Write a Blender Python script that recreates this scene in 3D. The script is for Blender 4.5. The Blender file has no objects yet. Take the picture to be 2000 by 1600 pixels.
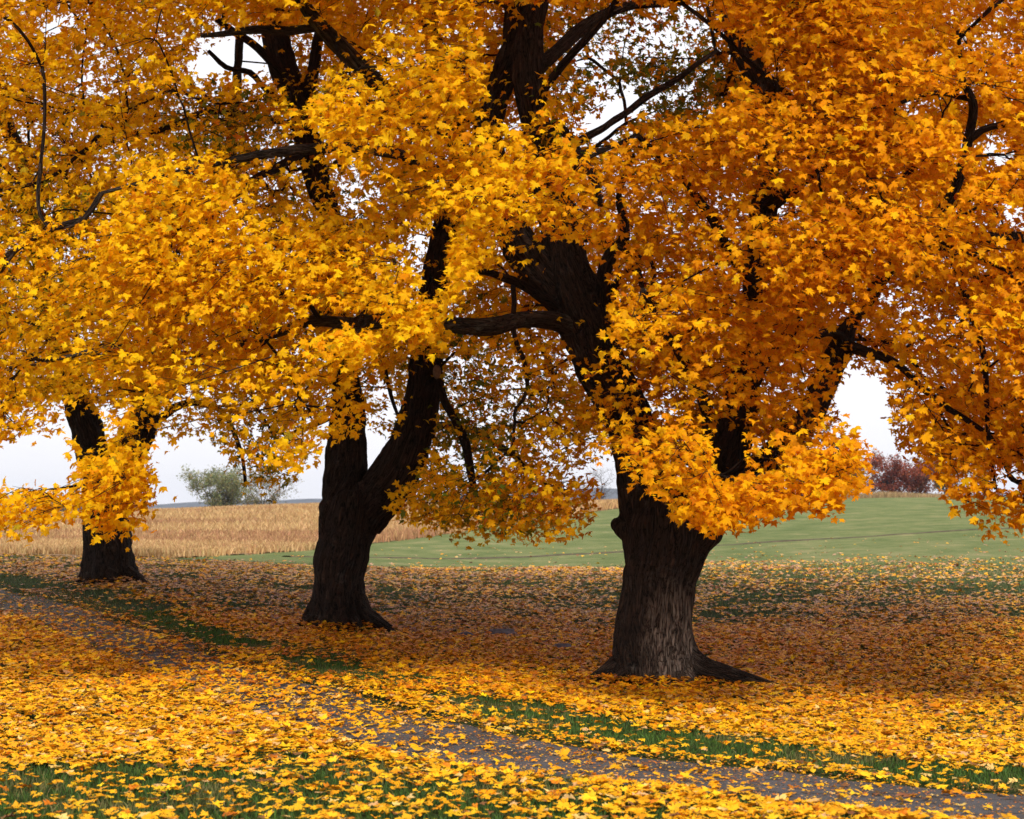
import bpy, math, random
import numpy as np
from mathutils import Vector

# ------------------------------------------------------------------ camera, world, sun
F = 3170.0            # focal length in pixels of a 2000 px wide frame
HOR = 990.0           # eye level row in the 1600 px high frame
CH = 2.0              # camera height
scene = bpy.context.scene
cam_d = bpy.data.cameras.new("camera"); cam = bpy.data.objects.new("camera", cam_d)
scene.collection.objects.link(cam); scene.camera = cam
cam.location = (0, 0, CH); cam.rotation_euler = (math.pi/2, 0, 0)
cam_d.sensor_fit = 'HORIZONTAL'; cam_d.sensor_width = 36; cam_d.lens = 36*F/2000
cam_d.shift_y = (HOR-800)/2000.0
cam_d.clip_start = 0.1; cam_d.clip_end = 20000
cam_d.dof.use_dof = True; cam_d.dof.focus_distance = 18.5; cam_d.dof.aperture_fstop = 3.5

scene.view_settings.view_transform = 'Standard'
scene.view_settings.look = 'None'
scene.view_settings.exposure = 0.44
scene.view_settings.gamma = 1.0
cy = scene.cycles
cy.max_bounces = 7; cy.diffuse_bounces = 4; cy.glossy_bounces = 2; cy.transmission_bounces = 4
cy.transparent_max_bounces = 4; cy.volume_bounces = 0
cy.sample_clamp_indirect = 4.0
cy.use_denoising = True

SUN_EL, SUN_AZ = math.radians(43), math.radians(10)   # azimuth measured from "behind the camera" towards the right
w = bpy.data.worlds.new("World"); scene.world = w; w.use_nodes = True
nt = w.node_tree; nt.nodes.clear()
out = nt.nodes.new('ShaderNodeOutputWorld'); bg = nt.nodes.new('ShaderNodeBackground')
sky = nt.nodes.new('ShaderNodeTexSky'); sky.sky_type = 'NISHITA'; sky.sun_disc = False
sky.sun_elevation = SUN_EL; sky.sun_rotation = math.pi - SUN_AZ
sky.air_density = 1.0; sky.dust_density = 3.0
hs = nt.nodes.new('ShaderNodeHueSaturation'); hs.inputs['Saturation'].default_value = 0.25
mx = nt.nodes.new('ShaderNodeMix'); mx.data_type = 'RGBA'; mx.inputs[0].default_value = 0.78
mx.inputs[7].default_value = (8.9, 8.85, 9.2, 1)      # overcast cloud sheet
nt.links.new(sky.outputs[0], hs.inputs['Color']); nt.links.new(hs.outputs[0], mx.inputs[6])
nt.links.new(mx.outputs[2], bg.inputs[0]); bg.inputs[1].default_value = 0.101
nt.links.new(bg.outputs[0], out.inputs[0])

sd = bpy.data.lights.new("sun", 'SUN'); sd.energy = 2.9; sd.angle = math.radians(14); sd.color = (1.0, 0.965, 0.90)
so = bpy.data.objects.new("sun", sd); scene.collection.objects.link(so)
sdir = Vector((math.sin(SUN_AZ)*math.cos(SUN_EL), -math.cos(SUN_AZ)*math.cos(SUN_EL), math.sin(SUN_EL)))
so.rotation_euler = sdir.to_track_quat('Z', 'Y').to_euler()
so.location = (0, -10, 30)

rng = np.random.default_rng(11)
C = scene.collection

# ------------------------------------------------------------------ helpers
def at(px, py, Y):
    return np.array([(px-1000.0)*Y/F, Y, CH+(HOR-py)*Y/F])
def proj(P):
    Y = np.maximum(P[:, 1], 0.5)
    return 1000+F*P[:, 0]/Y, HOR-F*(P[:, 2]-CH)/Y
def vnoise(P, seed=0):
    P = np.asarray(P, float); i = np.floor(P).astype(np.int64); f = P-i; f = f*f*(3-2*f)
    def h(a, b, c):
        n = (a*374761393+b*668265263+c*2147483647+seed*1274126177) & 0xffffffff
        n = ((n ^ (n >> 13))*1274126177) & 0xffffffff
        return ((n ^ (n >> 16)) & 0xffff)/65535.0
    r = 0
    for dx in (0, 1):
        for dy in (0, 1):
            for dz in (0, 1):
                wgt = (f[:, 0] if dx else 1-f[:, 0])*(f[:, 1] if dy else 1-f[:, 1])*(f[:, 2] if dz else 1-f[:, 2])
                r = r+wgt*h(i[:, 0]+dx, i[:, 1]+dy, i[:, 2]+dz)
    return r
def fbm(P, seed=0, octv=3):
    a, s, t = 0.5, 0, 0
    for k in range(octv):
        s = s+a*vnoise(np.asarray(P)*2**k, seed+k); t += a; a *= 0.5
    return s/t
def inside(px, py, poly):
    r = np.zeros(px.shape, bool); n = len(poly); j = n-1
    for i in range(n):
        xi, yi = poly[i]; xj, yj = poly[j]
        if yi != yj:
            c = ((yi > py) != (yj > py)) & (px < (xj-xi)*(py-yi)/(yj-yi)+xi); r ^= c
        j = i
    return r
def nrm(v):
    return v/np.maximum(np.linalg.norm(v, axis=-1, keepdims=True), 1e-9)

def mesh_np(name, V, T, mat, parent=None, col=None, vec=None, smooth=False):
    me = bpy.data.meshes.new(name)
    V = np.asarray(V, np.float32); T = np.asarray(T, np.int32); k = T.shape[1]
    me.vertices.add(len(V)); me.vertices.foreach_set('co', V.ravel())
    me.loops.add(T.size); me.loops.foreach_set('vertex_index', T.ravel())
    me.polygons.add(len(T)); me.polygons.foreach_set('loop_start', np.arange(0, T.size, k, dtype=np.int32))
    me.polygons.foreach_set('loop_total', np.full(len(T), k, np.int32))
    if smooth: me.polygons.foreach_set('use_smooth', np.ones(len(T), bool))
    me.update(calc_edges=True)
    if col is not None:
        a = me.color_attributes.new('col', 'FLOAT_COLOR', 'POINT')
        c4 = np.ones((len(V), 4), np.float32); c4[:, :3] = col; a.data.foreach_set('color', c4.ravel())
    if vec is not None:
        a = me.attributes.new('bark', 'FLOAT_VECTOR', 'POINT'); a.data.foreach_set('vector', np.asarray(vec, np.float32).ravel())
    me.materials.append(mat)
    o = bpy.data.objects.new(name, me); C.objects.link(o)
    if parent is not None: o.parent = parent; o.matrix_parent_inverse = parent.matrix_world.inverted()
    return o
def tag(o, label=None, cat=None, group=None, kind=None):
    for k, v in (('label', label), ('category', cat), ('group', group), ('kind', kind)):
        if v: o[k] = v
    return o
def empty(name, loc):
    o = bpy.data.objects.new(name, None); o.location = tuple(loc); C.objects.link(o); o.empty_display_size = 0.3
    bpy.context.view_layer.update()
    return o

def tube(pts, rad, sides=8, caps=True):
    pts = np.asarray(pts, float); rad = np.asarray(rad, float); n = len(pts)
    d = np.gradient(pts, axis=0); d = nrm(d)
    ref = np.array([0.13, 0.9, 0.2]) if abs(d[0][1]) < 0.9 else np.array([1.0, 0, 0.1])
    u = nrm(np.cross(d[0], ref)); U = [u]
    for i in range(1, n):
        u = U[-1]-d[i]*np.dot(U[-1], d[i]); U.append(u/np.linalg.norm(u))
    U = np.array(U); W = np.cross(d, U)
    a = np.linspace(0, 2*math.pi, sides, endpoint=False)
    V = pts[:, None]+rad[:, None, None]*(np.cos(a)[None, :, None]*U[:, None]+np.sin(a)[None, :, None]*W[:, None])
    L = np.concatenate([[0], np.cumsum(np.linalg.norm(np.diff(pts, axis=0), axis=1))])
    B = np.stack([rad[:, None]*np.cos(a)[None], rad[:, None]*np.sin(a)[None], np.repeat(L[:, None], sides, 1)], -1)
    i = np.arange(n-1)[:, None]*sides; j = np.arange(sides)[None]; j2 = (j+1) % sides
    q = np.stack([i+j, i+j2, i+sides+j2, i+sides+j], -1).reshape(-1, 4)
    T = np.concatenate([q[:, [0, 1, 2]], q[:, [0, 2, 3]]])
    V = V.reshape(-1, 3); B = B.reshape(-1, 3)
    if caps:
        k = len(V); V = np.vstack([V, pts[0]-d[0]*rad[0]*0.3, pts[-1]+d[-1]*rad[-1]*0.3]); B = np.vstack([B, [0, 0, 0], [0, 0, L[-1]]])
        jj = np.arange(sides); jn = (jj+1) % sides
        T = np.vstack([T, np.stack([np.full(sides, k), jn, jj], 1), np.stack([np.full(sides, k+1), (n-1)*sides+jj, (n-1)*sides+jn], 1)])
    return V, T, B
def join(parts):
    V, T, B = [], [], []; o = 0
    for v, t, b in parts:
        V.append(v); T.append(t+o); B.append(b); o += len(v)
    return np.vstack(V), np.vstack(T), np.vstack(B)
def resample(ctrl, step=0.12):
    """ctrl: rows (x,y,z,r) -> Catmull-Rom resampled"""
    P = np.asarray(ctrl, float)
    if len(P) == 2: P = np.vstack([P[0], (P[0]+P[1])/2, P[1]])
    Q = np.vstack([2*P[0]-P[1], P, 2*P[-1]-P[-2]]); o = []
    for i in range(1, len(Q)-2):
        L = np.linalg.norm(Q[i+1][:3]-Q[i][:3]); m = max(2, int(L/step)); t = np.linspace(0, 1, m, endpoint=False)[:, None]
        o.append(0.5*((2*Q[i])+(-Q[i-1]+Q[i+1])*t+(2*Q[i-1]-5*Q[i]+4*Q[i+1]-Q[i+2])*t**2+(-Q[i-1]+3*Q[i]-3*Q[i+1]+Q[i+2])*t**3))
    o.append(Q[-2][None]); R = np.vstack(o); R[:, 3] = np.maximum(R[:, 3], 0.003)
    return R

# ------------------------------------------------------------------ materials
def newmat(name):
    m = bpy.data.materials.new(name); m.use_nodes = True; m.node_tree.nodes.clear()
    return m, m.node_tree.nodes, m.node_tree.links
def ramp(N, stops):
    r = N.new('ShaderNodeValToRGB'); e = r.color_ramp.elements
    while len(e) > 1: e.remove(e[-1])
    e[0].position = stops[0][0]; e[0].color = (*stops[0][1], 1)
    for p, c in stops[1:]:
        x = e.new(p); x.color = (*c, 1)
    return r
def mat_leaf(name, trans=0.35, rough=0.5, spec=0.25, tint=(1, 1, 1)):
    m, N, L = newmat(name)
    a = N.new('ShaderNodeAttribute'); a.attribute_name = 'col'
    p = N.new('ShaderNodeBsdfPrincipled'); p.inputs['Roughness'].default_value = rough
    p.inputs['Specular IOR Level'].default_value = spec
    t = N.new('ShaderNodeBsdfTranslucent'); mixs = N.new('ShaderNodeMixShader'); mixs.inputs[0].default_value = trans
    tc = N.new('ShaderNodeTexCoord'); no = N.new('ShaderNodeTexNoise'); no.inputs['Scale'].default_value = 45
    no.inputs['Detail'].default_value = 2
    L.new(tc.outputs['Object'], no.inputs['Vector'])
    mr = N.new('ShaderNodeMapRange'); mr.inputs['To Min'].default_value = 0.82; mr.inputs['To Max'].default_value = 1.12
    L.new(no.outputs[0], mr.inputs[0])
    mu = N.new('ShaderNodeVectorMath'); mu.operation = 'SCALE'; L.new(a.outputs['Color'], mu.inputs[0]); L.new(mr.outputs[0], mu.inputs['Scale'])
    L.new(mu.outputs[0], p.inputs['Base Color']); L.new(mu.outputs[0], t.inputs['Color'])
    L.new(p.outputs[0], mixs.inputs[1]); L.new(t.outputs[0], mixs.inputs[2])
    o = N.new('ShaderNodeOutputMaterial'); L.new(mixs.outputs[0], o.inputs[0])
    return m
M_leaf = mat_leaf('maple_leaf', 0.5, 0.6, 0.07)
M_litter = mat_leaf('fallen_leaf', 0.15, 0.5, 0.25)
M_blade = mat_leaf('grass_blade', 0.25, 0.6, 0.15)
M_dry = mat_leaf('dry_crop', 0.2, 0.8, 0.1)

def mat_bark(name, c1=(0.005, 0.003, 0.002), c2=(0.046, 0.028, 0.019), c3=(0.11, 0.10, 0.085), lich=0.62, painted_light=None):
    m, N, L = newmat(name)
    a = N.new('ShaderNodeAttribute'); a.attribute_name = 'bark'
    mp = N.new('ShaderNodeMapping'); mp.inputs['Scale'].default_value = (1, 1, 0.14); L.new(a.outputs['Vector'], mp.inputs[0])
    # distort so the ridges interlace
    nd = N.new('ShaderNodeTexNoise'); nd.inputs['Scale'].default_value = 7; L.new(mp.outputs[0], nd.inputs['Vector'])
    sc = N.new('ShaderNodeVectorMath'); sc.operation = 'SCALE'; sc.inputs['Scale'].default_value = 0.16; L.new(nd.outputs['Color'], sc.inputs[0])
    ad = N.new('ShaderNodeVectorMath'); L.new(mp.outputs[0], ad.inputs[0]); L.new(sc.outputs[0], ad.inputs[1])
    vn = N.new('ShaderNodeTexNoise'); vn.inputs['Scale'].default_value = 23; vn.inputs['Detail'].default_value = 4; vn.inputs['Roughness'].default_value = 0.55; L.new(ad.outputs[0], vn.inputs['Vector'])
    v1 = N.new('ShaderNodeMath'); v1.operation = 'SUBTRACT'; v1.inputs[1].default_value = 0.5; L.new(vn.outputs[0], v1.inputs[0])
    vo = N.new('ShaderNodeMath'); vo.operation = 'ABSOLUTE'; L.new(v1.outputs[0], vo.inputs[0])
    n2 = N.new('ShaderNodeTexNoise'); n2.inputs['Scale'].default_value = 55; n2.inputs['Detail'].default_value = 5; L.new(ad.outputs[0], n2.inputs['Vector'])
    r1 = ramp(N, [(0.0, (0, 0, 0)), (0.035, (0.5, 0.5, 0.5)), (0.12, (1, 1, 1))]); L.new(vo.outputs[0], r1.inputs[0])
    hm = N.new('ShaderNodeMath'); hm.operation = 'MULTIPLY_ADD'; L.new(n2.outputs[0], hm.inputs[0]); hm.inputs[1].default_value = 0.9; L.new(r1.outputs[0], hm.inputs[2])
    cr = ramp(N, [(0.30, c1), (0.75, tuple((c1[i]+c2[i])/2 for i in range(3))), (1.3/1.9, c2), (0.95, tuple(min(1, x*1.5) for x in c2))])
    dv = N.new('ShaderNodeMath'); dv.operation = 'DIVIDE'; dv.inputs[1].default_value = 1.7; L.new(hm.outputs[0], dv.inputs[0]); L.new(dv.outputs[0], cr.inputs[0])
    nl = N.new('ShaderNodeTexNoise'); nl.inputs['Scale'].default_value = 3.0; nl.inputs['Detail'].default_value = 8; nl.inputs['Roughness'].default_value = 0.7
    L.new(a.outputs['Vector'], nl.inputs['Vector'])
    rl = ramp(N, [(lich-0.05, (0, 0, 0)), (lich+0.1, (0.75, 0.75, 0.75))]); L.new(nl.outputs[0], rl.inputs[0])
    lm = N.new('ShaderNodeMath'); lm.operation = 'MULTIPLY'; L.new(rl.outputs[0], lm.inputs[0]); L.new(r1.outputs[0], lm.inputs[1])
    mx = N.new('ShaderNodeMix'); mx.data_type = 'RGBA'; L.new(lm.outputs[0], mx.inputs[0]); L.new(cr.outputs[0], mx.inputs[6]); mx.inputs[7].default_value = (*c3, 1)
    p = N.new('ShaderNodeBsdfPrincipled'); p.inputs['Roughness'].default_value = 0.9; p.inputs['Specular IOR Level'].default_value = 0.15
    src = mx.outputs[2]
    if painted_light is not None:  # skylight on the lower trunk, painted in as a paler patch of bark
        ge = N.new('ShaderNodeNewGeometry'); sb = N.new('ShaderNodeVectorMath'); sb.operation = 'SUBTRACT'; sb.inputs[1].default_value = painted_light; L.new(ge.outputs['Position'], sb.inputs[0])
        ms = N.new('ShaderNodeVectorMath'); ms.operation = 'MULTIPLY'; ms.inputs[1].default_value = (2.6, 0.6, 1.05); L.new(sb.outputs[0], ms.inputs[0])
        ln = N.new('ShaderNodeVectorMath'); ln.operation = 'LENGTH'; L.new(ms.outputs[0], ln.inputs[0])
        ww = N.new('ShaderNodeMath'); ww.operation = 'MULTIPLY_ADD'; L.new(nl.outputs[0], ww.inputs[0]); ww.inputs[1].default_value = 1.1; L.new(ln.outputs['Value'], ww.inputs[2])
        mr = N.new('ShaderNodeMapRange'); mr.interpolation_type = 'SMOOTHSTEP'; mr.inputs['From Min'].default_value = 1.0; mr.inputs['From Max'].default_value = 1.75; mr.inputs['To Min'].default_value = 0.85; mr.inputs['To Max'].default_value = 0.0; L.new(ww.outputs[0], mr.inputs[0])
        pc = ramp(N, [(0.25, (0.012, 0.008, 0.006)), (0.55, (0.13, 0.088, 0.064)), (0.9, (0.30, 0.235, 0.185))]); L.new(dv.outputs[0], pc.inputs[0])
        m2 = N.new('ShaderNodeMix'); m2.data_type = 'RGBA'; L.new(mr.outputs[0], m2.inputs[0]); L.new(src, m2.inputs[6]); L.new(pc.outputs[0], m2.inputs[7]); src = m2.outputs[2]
    L.new(src, p.inputs['Base Color'])
    b = N.new('ShaderNodeBump'); b.inputs['Strength'].default_value = 1.0; b.inputs['Distance'].default_value = 0.06; L.new(hm.outputs[0], b.inputs['Height'])
    L.new(b.outputs[0], p.inputs['Normal'])
    o = N.new('ShaderNodeOutputMaterial'); L.new(p.outputs[0], o.inputs[0])
    return m
M_bark = mat_bark('maple_bark')
M_barkA = mat_bark('maple_bark_painted_light', painted_light=(1.93, 19.4, 0.25))  # lower right face of the trunk carries light painted into its colour
M_barkL = mat_bark('lichen_bark', (0.012, 0.009, 0.007), (0.065, 0.050, 0.038), (0.15, 0.15, 0.125), 0.55)

def mat_plain(name, col, rough=0.9, var=0.25, scale=8, bump=0.0, detail=6):
    m, N, L = newmat(name)
    tc = N.new('ShaderNodeTexCoord'); no = N.new('ShaderNodeTexNoise'); no.inputs['Scale'].default_value = scale; no.inputs['Detail'].default_value = detail
    L.new(tc.outputs['Object'], no.inputs['Vector'])
    r = ramp(N, [(0.3, tuple(c*(1-var) for c in col)), (0.7, tuple(min(1, c*(1+var)) for c in col))]); L.new(no.outputs[0], r.inputs[0])
    p = N.new('ShaderNodeBsdfPrincipled'); p.inputs['Roughness'].default_value = rough; p.inputs['Specular IOR Level'].default_value = 0.2
    L.new(r.outputs[0], p.inputs['Base Color'])
    if bump:
        b = N.new('ShaderNodeBump'); b.inputs['Distance'].default_value = bump; L.new(no.outputs[0], b.inputs['Height']); L.new(b.outputs[0], p.inputs['Normal'])
    o = N.new('ShaderNodeOutputMaterial'); L.new(p.outputs[0], o.inputs[0])
    return m

# ------------------------------------------------------------------ terrain
GP = [  # (px, py, Y): pixels a ground point projects to at distance Y
 (-400,1600,9.6),(400,1600,9.6),(1000,1600,9.6),(1600,1600,9.6),(2400,1600,9.6),
 (1950,1585,10.3),(1300,1500,12.2),(1000,1465,13.2),(600,1372,16.3),(300,1275,21),(0,1175,29),(-300,1120,36),
 (1290,1335,20),(1900,1335,20),(2400,1335,20),(670,1228,25),(215,1135,31),(1900,1200,28),(1400,1215,28),(1000,1215,28),
 (1900,1110,44),(1400,1110,44),(1000,1113,44),(600,1108,44),(200,1093,44),(-300,1082,44),
 (-300,1078,60),(300,1086,55),(600,1088,58),(1000,1100,58),(1400,1085,60),(1900,1065,60),
 (-300,1040,100),(200,1040,100),(600,1045,95),(1000,1040,95),(1500,1030,95),(1900,1015,95),
 (-300,1024,220),(0,1020,220),(200,1015,220),(330,1011,220),(450,1003,220),(620,996,220),(1000,994,220),(1200,990,220),(1400,983,220),(1700,975,220),(2100,972,220),
 (-300,1034,300),(200,1028,300),(1000,1008,300),(1700,988,300),(2100,984,300),
 (-300,1014,900),(1000,1006,900),(2100,1003,900),(-300,998,3000),(1000,998,3000),(2100,998,3000)]
GX = np.array([at(*g) for g in GP])
def warp(X, Y):
    Y = np.clip(Y, 6.0, 5000); s = np.clip(X/(Y+8), -0.42, 0.42)
    return np.stack([s*6, np.log(Y+8)*2.2], -1)
_gc = warp(GX[:, 0], GX[:, 1]); _n = len(GX)
def _tps(r2): return 0.5*r2*np.log(r2+1e-9)
_A = np.zeros((_n+3, _n+3)); _d = ((_gc[:, None]-_gc[None])**2).sum(-1)
_A[:_n, :_n] = _tps(_d)+np.eye(_n)*0.01; _A[:_n, _n] = 1; _A[:_n, _n+1:] = _gc; _A[_n, :_n] = 1; _A[_n+1:, :_n] = _gc.T
_py = np.array([(g[1]-HOR) for g in GP], float)*GX[:, 1]/F          # metres below eye
_w = np.linalg.solve(_A, np.concatenate([_py, [0, 0, 0]]))
def gz(X, Y):
    X = np.atleast_1d(np.asarray(X, float)); Y = np.atleast_1d(np.asarray(Y, float))
    q = warp(X, Y); o = np.empty(len(X))
    for s in range(0, len(X), 20000):
        d = ((q[s:s+20000, None]-_gc[None])**2).sum(-1)
        o[s:s+20000] = _tps(d)@_w[:_n]+_w[_n]+q[s:s+20000]@_w[_n+1:]
    und = (fbm(np.stack([X*0.5, Y*0.5, X*0], 1), 3)-0.5)*0.10*np.clip(Y/15, 0.3, 1)
    return CH-o+und
Yr = np.concatenate([np.arange(-40, 6, 2), np.arange(6, 40, 0.35), np.geomspace(40, 3600, 150)])
Sr = np.concatenate([-np.geomspace(4, 0.5, 14), np.linspace(-0.48, 0.48, 150), np.geomspace(0.5, 4, 14)])
YY, SS = np.meshgrid(Yr, Sr, indexing='ij'); XX = SS*(np.abs(YY)+10)
ZZ = gz(XX.ravel(), YY.ravel())
nr, nc = YY.shape
gi = (np.arange(nr-1)[:, None]*nc+np.arange(nc-1)[None]).ravel()
gq = np.stack([gi, gi+1, gi+nc+1, gi+nc], 1)

# the path's centre line and its signed distance
PATH = np.array([(13, 6.2), (7.2, 8.3), (3.3, 10.3), (1.2, 11.8), (0, 12.85), (-2.05, 16.3), (-4.6, 21), (-9.2, 29.3), (-15, 39), (-22, 50)], float)
Pth = resample(np.hstack([PATH, np.zeros((len(PATH), 2))]), 0.25)[:, :2]
def path_dist(X, Y):
    X = np.asarray(X, float); Y = np.asarray(Y, float); o = np.empty(len(X))
    A_, B_ = Pth[:-1], Pth[1:]; AB = B_-A_; L2 = (AB**2).sum(1)
    for s in range(0, len(X), 20000):
        P = np.stack([X[s:s+20000], Y[s:s+20000]], 1)
        t = np.clip(((P[:, None]-A_)*AB).sum(-1)/L2, 0, 1); D = P[:, None]-(A_+t[..., None]*AB)
        k = (D**2).sum(-1).argmin(1); i = np.arange(len(P)); dd = np.sqrt((D[i, k]**2).sum(-1))
        sg = np.sign(AB[k, 0]*D[i, k, 1]-AB[k, 1]*D[i, k, 0])
        o[s:s+20000] = -dd*sg           # negative: camera side, positive: tree side
    return o

def mat_ground():
    m, N, L = newmat('ground_cover')
    g = N.new('ShaderNodeNewGeometry'); sx = N.new('ShaderNodeSeparateXYZ'); L.new(g.outputs['Position'], sx.inputs[0])
    def noise(scale, vec=None, detail=5, rough=0.6):
        n = N.new('ShaderNodeTexNoise'); n.inputs['Scale'].default_value = scale; n.inputs['Detail'].default_value = detail; n.inputs['Roughness'].default_value = rough
        L.new(vec or g.outputs['Position'], n.inputs['Vector']); return n
    mp = N.new('ShaderNodeMapping'); mp.inputs['Scale'].default_value = (0.42, 0.26, 1); L.new(g.outputs['Position'], mp.inputs[0])
    nf = noise(1.0, mp.outputs[0], 12, 0.78)
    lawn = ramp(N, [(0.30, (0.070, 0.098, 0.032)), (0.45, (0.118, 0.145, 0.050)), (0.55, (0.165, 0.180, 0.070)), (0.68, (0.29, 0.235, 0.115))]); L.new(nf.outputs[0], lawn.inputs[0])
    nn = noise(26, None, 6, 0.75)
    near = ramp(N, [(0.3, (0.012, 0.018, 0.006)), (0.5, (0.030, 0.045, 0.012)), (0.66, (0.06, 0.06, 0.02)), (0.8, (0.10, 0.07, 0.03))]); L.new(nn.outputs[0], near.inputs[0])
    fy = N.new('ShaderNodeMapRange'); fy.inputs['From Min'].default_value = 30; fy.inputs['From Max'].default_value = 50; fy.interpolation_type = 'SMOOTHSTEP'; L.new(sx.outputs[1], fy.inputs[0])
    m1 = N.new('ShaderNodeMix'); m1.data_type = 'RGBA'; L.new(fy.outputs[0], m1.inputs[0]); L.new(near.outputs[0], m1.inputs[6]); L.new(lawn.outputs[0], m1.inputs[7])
    n3 = noise(9, None, 8, 0.8); b = N.new('ShaderNodeBump'); b.inputs['Distance'].default_value = 0.06; b.inputs['Strength'].default_value = 0.8; L.new(n3.outputs[0], b.inputs['Height'])
    p = N.new('ShaderNodeBsdfPrincipled'); p.inputs['Roughness'].default_value = 1; p.inputs['Specular IOR Level'].default_value = 0.05
    L.new(m1.outputs[2], p.inputs['Base Color']); L.new(b.outputs[0], p.inputs['Normal'])
    o = N.new('ShaderNodeOutputMaterial'); L.new(p.outputs[0], o.inputs[0])
    return m
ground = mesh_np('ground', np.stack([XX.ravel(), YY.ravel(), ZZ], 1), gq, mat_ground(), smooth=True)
tag(ground, kind='structure')

# asphalt path: a strip following the ground
def strip(name, cl, hw, lift, mat, wob=0.0, cols=7):
    hw = hw*np.interp(cl[:, 0], [-8, -4, -0.5], [0.62, 0.75, 1.0]) if name == 'path' else hw
    d = nrm(np.gradient(cl, axis=0)); n = np.stack([-d[:, 1], d[:, 0]], 1)
    t = np.linspace(-1, 1, cols)
    e = (fbm(np.stack([cl[:, 0]*2, cl[:, 1]*2, cl[:, 0]*0], 1), 9)-0.5)*wob
    P = cl[:, None]+n[:, None]*(t[None, :, None]*(hw+e)[:, None, None])
    X, Y = P[..., 0].ravel(), P[..., 1].ravel(); z = gz(X, Y)+lift
    z = z.reshape(-1, cols); z[:, [0, -1]] -= lift+0.02; z = z.ravel()
    i = (np.arange(len(cl)-1)[:, None]*cols+np.arange(cols-1)[None]).ravel()
    return mesh_np(name, np.stack([X, Y, z], 1), np.stack([i, i+1, i+cols+1, i+cols], 1), mat, smooth=True)
def mat_asphalt():
    m, N, L = newmat('weathered_asphalt')
    g = N.new('ShaderNodeNewGeometry')
    def noise(sc, det=6, ro=0.6):
        n = N.new('ShaderNodeTexNoise'); n.inputs['Scale'].default_value = sc; n.inputs['Detail'].default_value = det; n.inputs['Roughness'].default_value = ro
        L.new(g.outputs['Position'], n.inputs['Vector']); return n
    a = noise(120, 6, 0.8); b_ = noise(1.3, 7, 0.7); d_ = noise(5, 3)
    r1 = ramp(N, [(0.3, (0.030, 0.026, 0.028)), (0.55, (0.074, 0.070, 0.074)), (0.75, (0.14, 0.135, 0.14))]); L.new(a.outputs[0], r1.inputs[0])
    r2 = ramp(N, [(0.35, (0.62, 0.59, 0.57)), (0.5, (0.9, 0.88, 0.85)), (0.65, (1.15, 1.13, 1.15))]); L.new(b_.outputs[0], r2.inputs[0])
    mu = N.new('ShaderNodeMix'); mu.data_type = 'RGBA'; mu.blend_type = 'MULTIPLY'; mu.inputs[0].default_value = 1; L.new(r1.outputs[0], mu.inputs[6]); L.new(r2.outputs[0], mu.inputs[7])
    sc = N.new('ShaderNodeVectorMath'); sc.operation = 'SCALE'; sc.inputs['Scale'].default_value = 0.5; L.new(d_.outputs['Color'], sc.inputs[0])
    ad = N.new('ShaderNodeVectorMath'); L.new(g.outputs['Position'], ad.inputs[0]); L.new(sc.outputs[0], ad.inputs[1])
    vo = N.new('ShaderNodeTexVoronoi'); vo.feature = 'DISTANCE_TO_EDGE'; vo.inputs['Scale'].default_value = 1.1; L.new(ad.outputs[0], vo.inputs['Vector'])
    rc = ramp(N, [(0.0, (0.25, 0.22, 0.2)), (0.018, (0.5, 0.5, 0.5)), (0.035, (1, 1, 1))]); L.new(vo.outputs['Distance'], rc.inputs[0])
    m2 = N.new('ShaderNodeMix'); m2.data_type = 'RGBA'; m2.blend_type = 'MULTIPLY'; m2.inputs[0].default_value = 1; L.new(mu.outputs[2], m2.inputs[6]); L.new(rc.outputs[0], m2.inputs[7])
    p = N.new('ShaderNodeBsdfPrincipled'); p.inputs['Roughness'].default_value = 0.85; L.new(m2.outputs[2], p.inputs['Base Color'])
    b = N.new('ShaderNodeBump'); b.inputs['Distance'].default_value = 0.01; L.new(a.outputs[0], b.inputs['Height']); L.new(b.outputs[0], p.inputs['Normal'])
    o = N.new('ShaderNodeOutputMaterial'); L.new(p.outputs[0], o.inputs[0])
    return m
M_asph = mat_asphalt()
cl = resample(np.hstack([PATH, np.zeros((len(PATH), 2))]), 0.2)[:, :2]
path = tag(strip('path', cl, 0.92, 0.02, M_asph, 0.6), kind='structure')
# worn track crossing the lawn
tr = np.array([at(560, 1100, 58)[:2], at(1000, 1088, 64)[:2], at(1400, 1060, 72)[:2], at(1900, 1042, 78)[:2], at(2500, 1030, 84)[:2]])
trc = resample(np.hstack([tr, np.zeros((len(tr), 2))]), 0.6)[:, :2]
track = tag(strip('track', trc, 0.45, 0.03, mat_plain('bare_earth', (0.075, 0.055, 0.03), 1, 0.5, 3), 0.3, 5), kind='structure')

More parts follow.
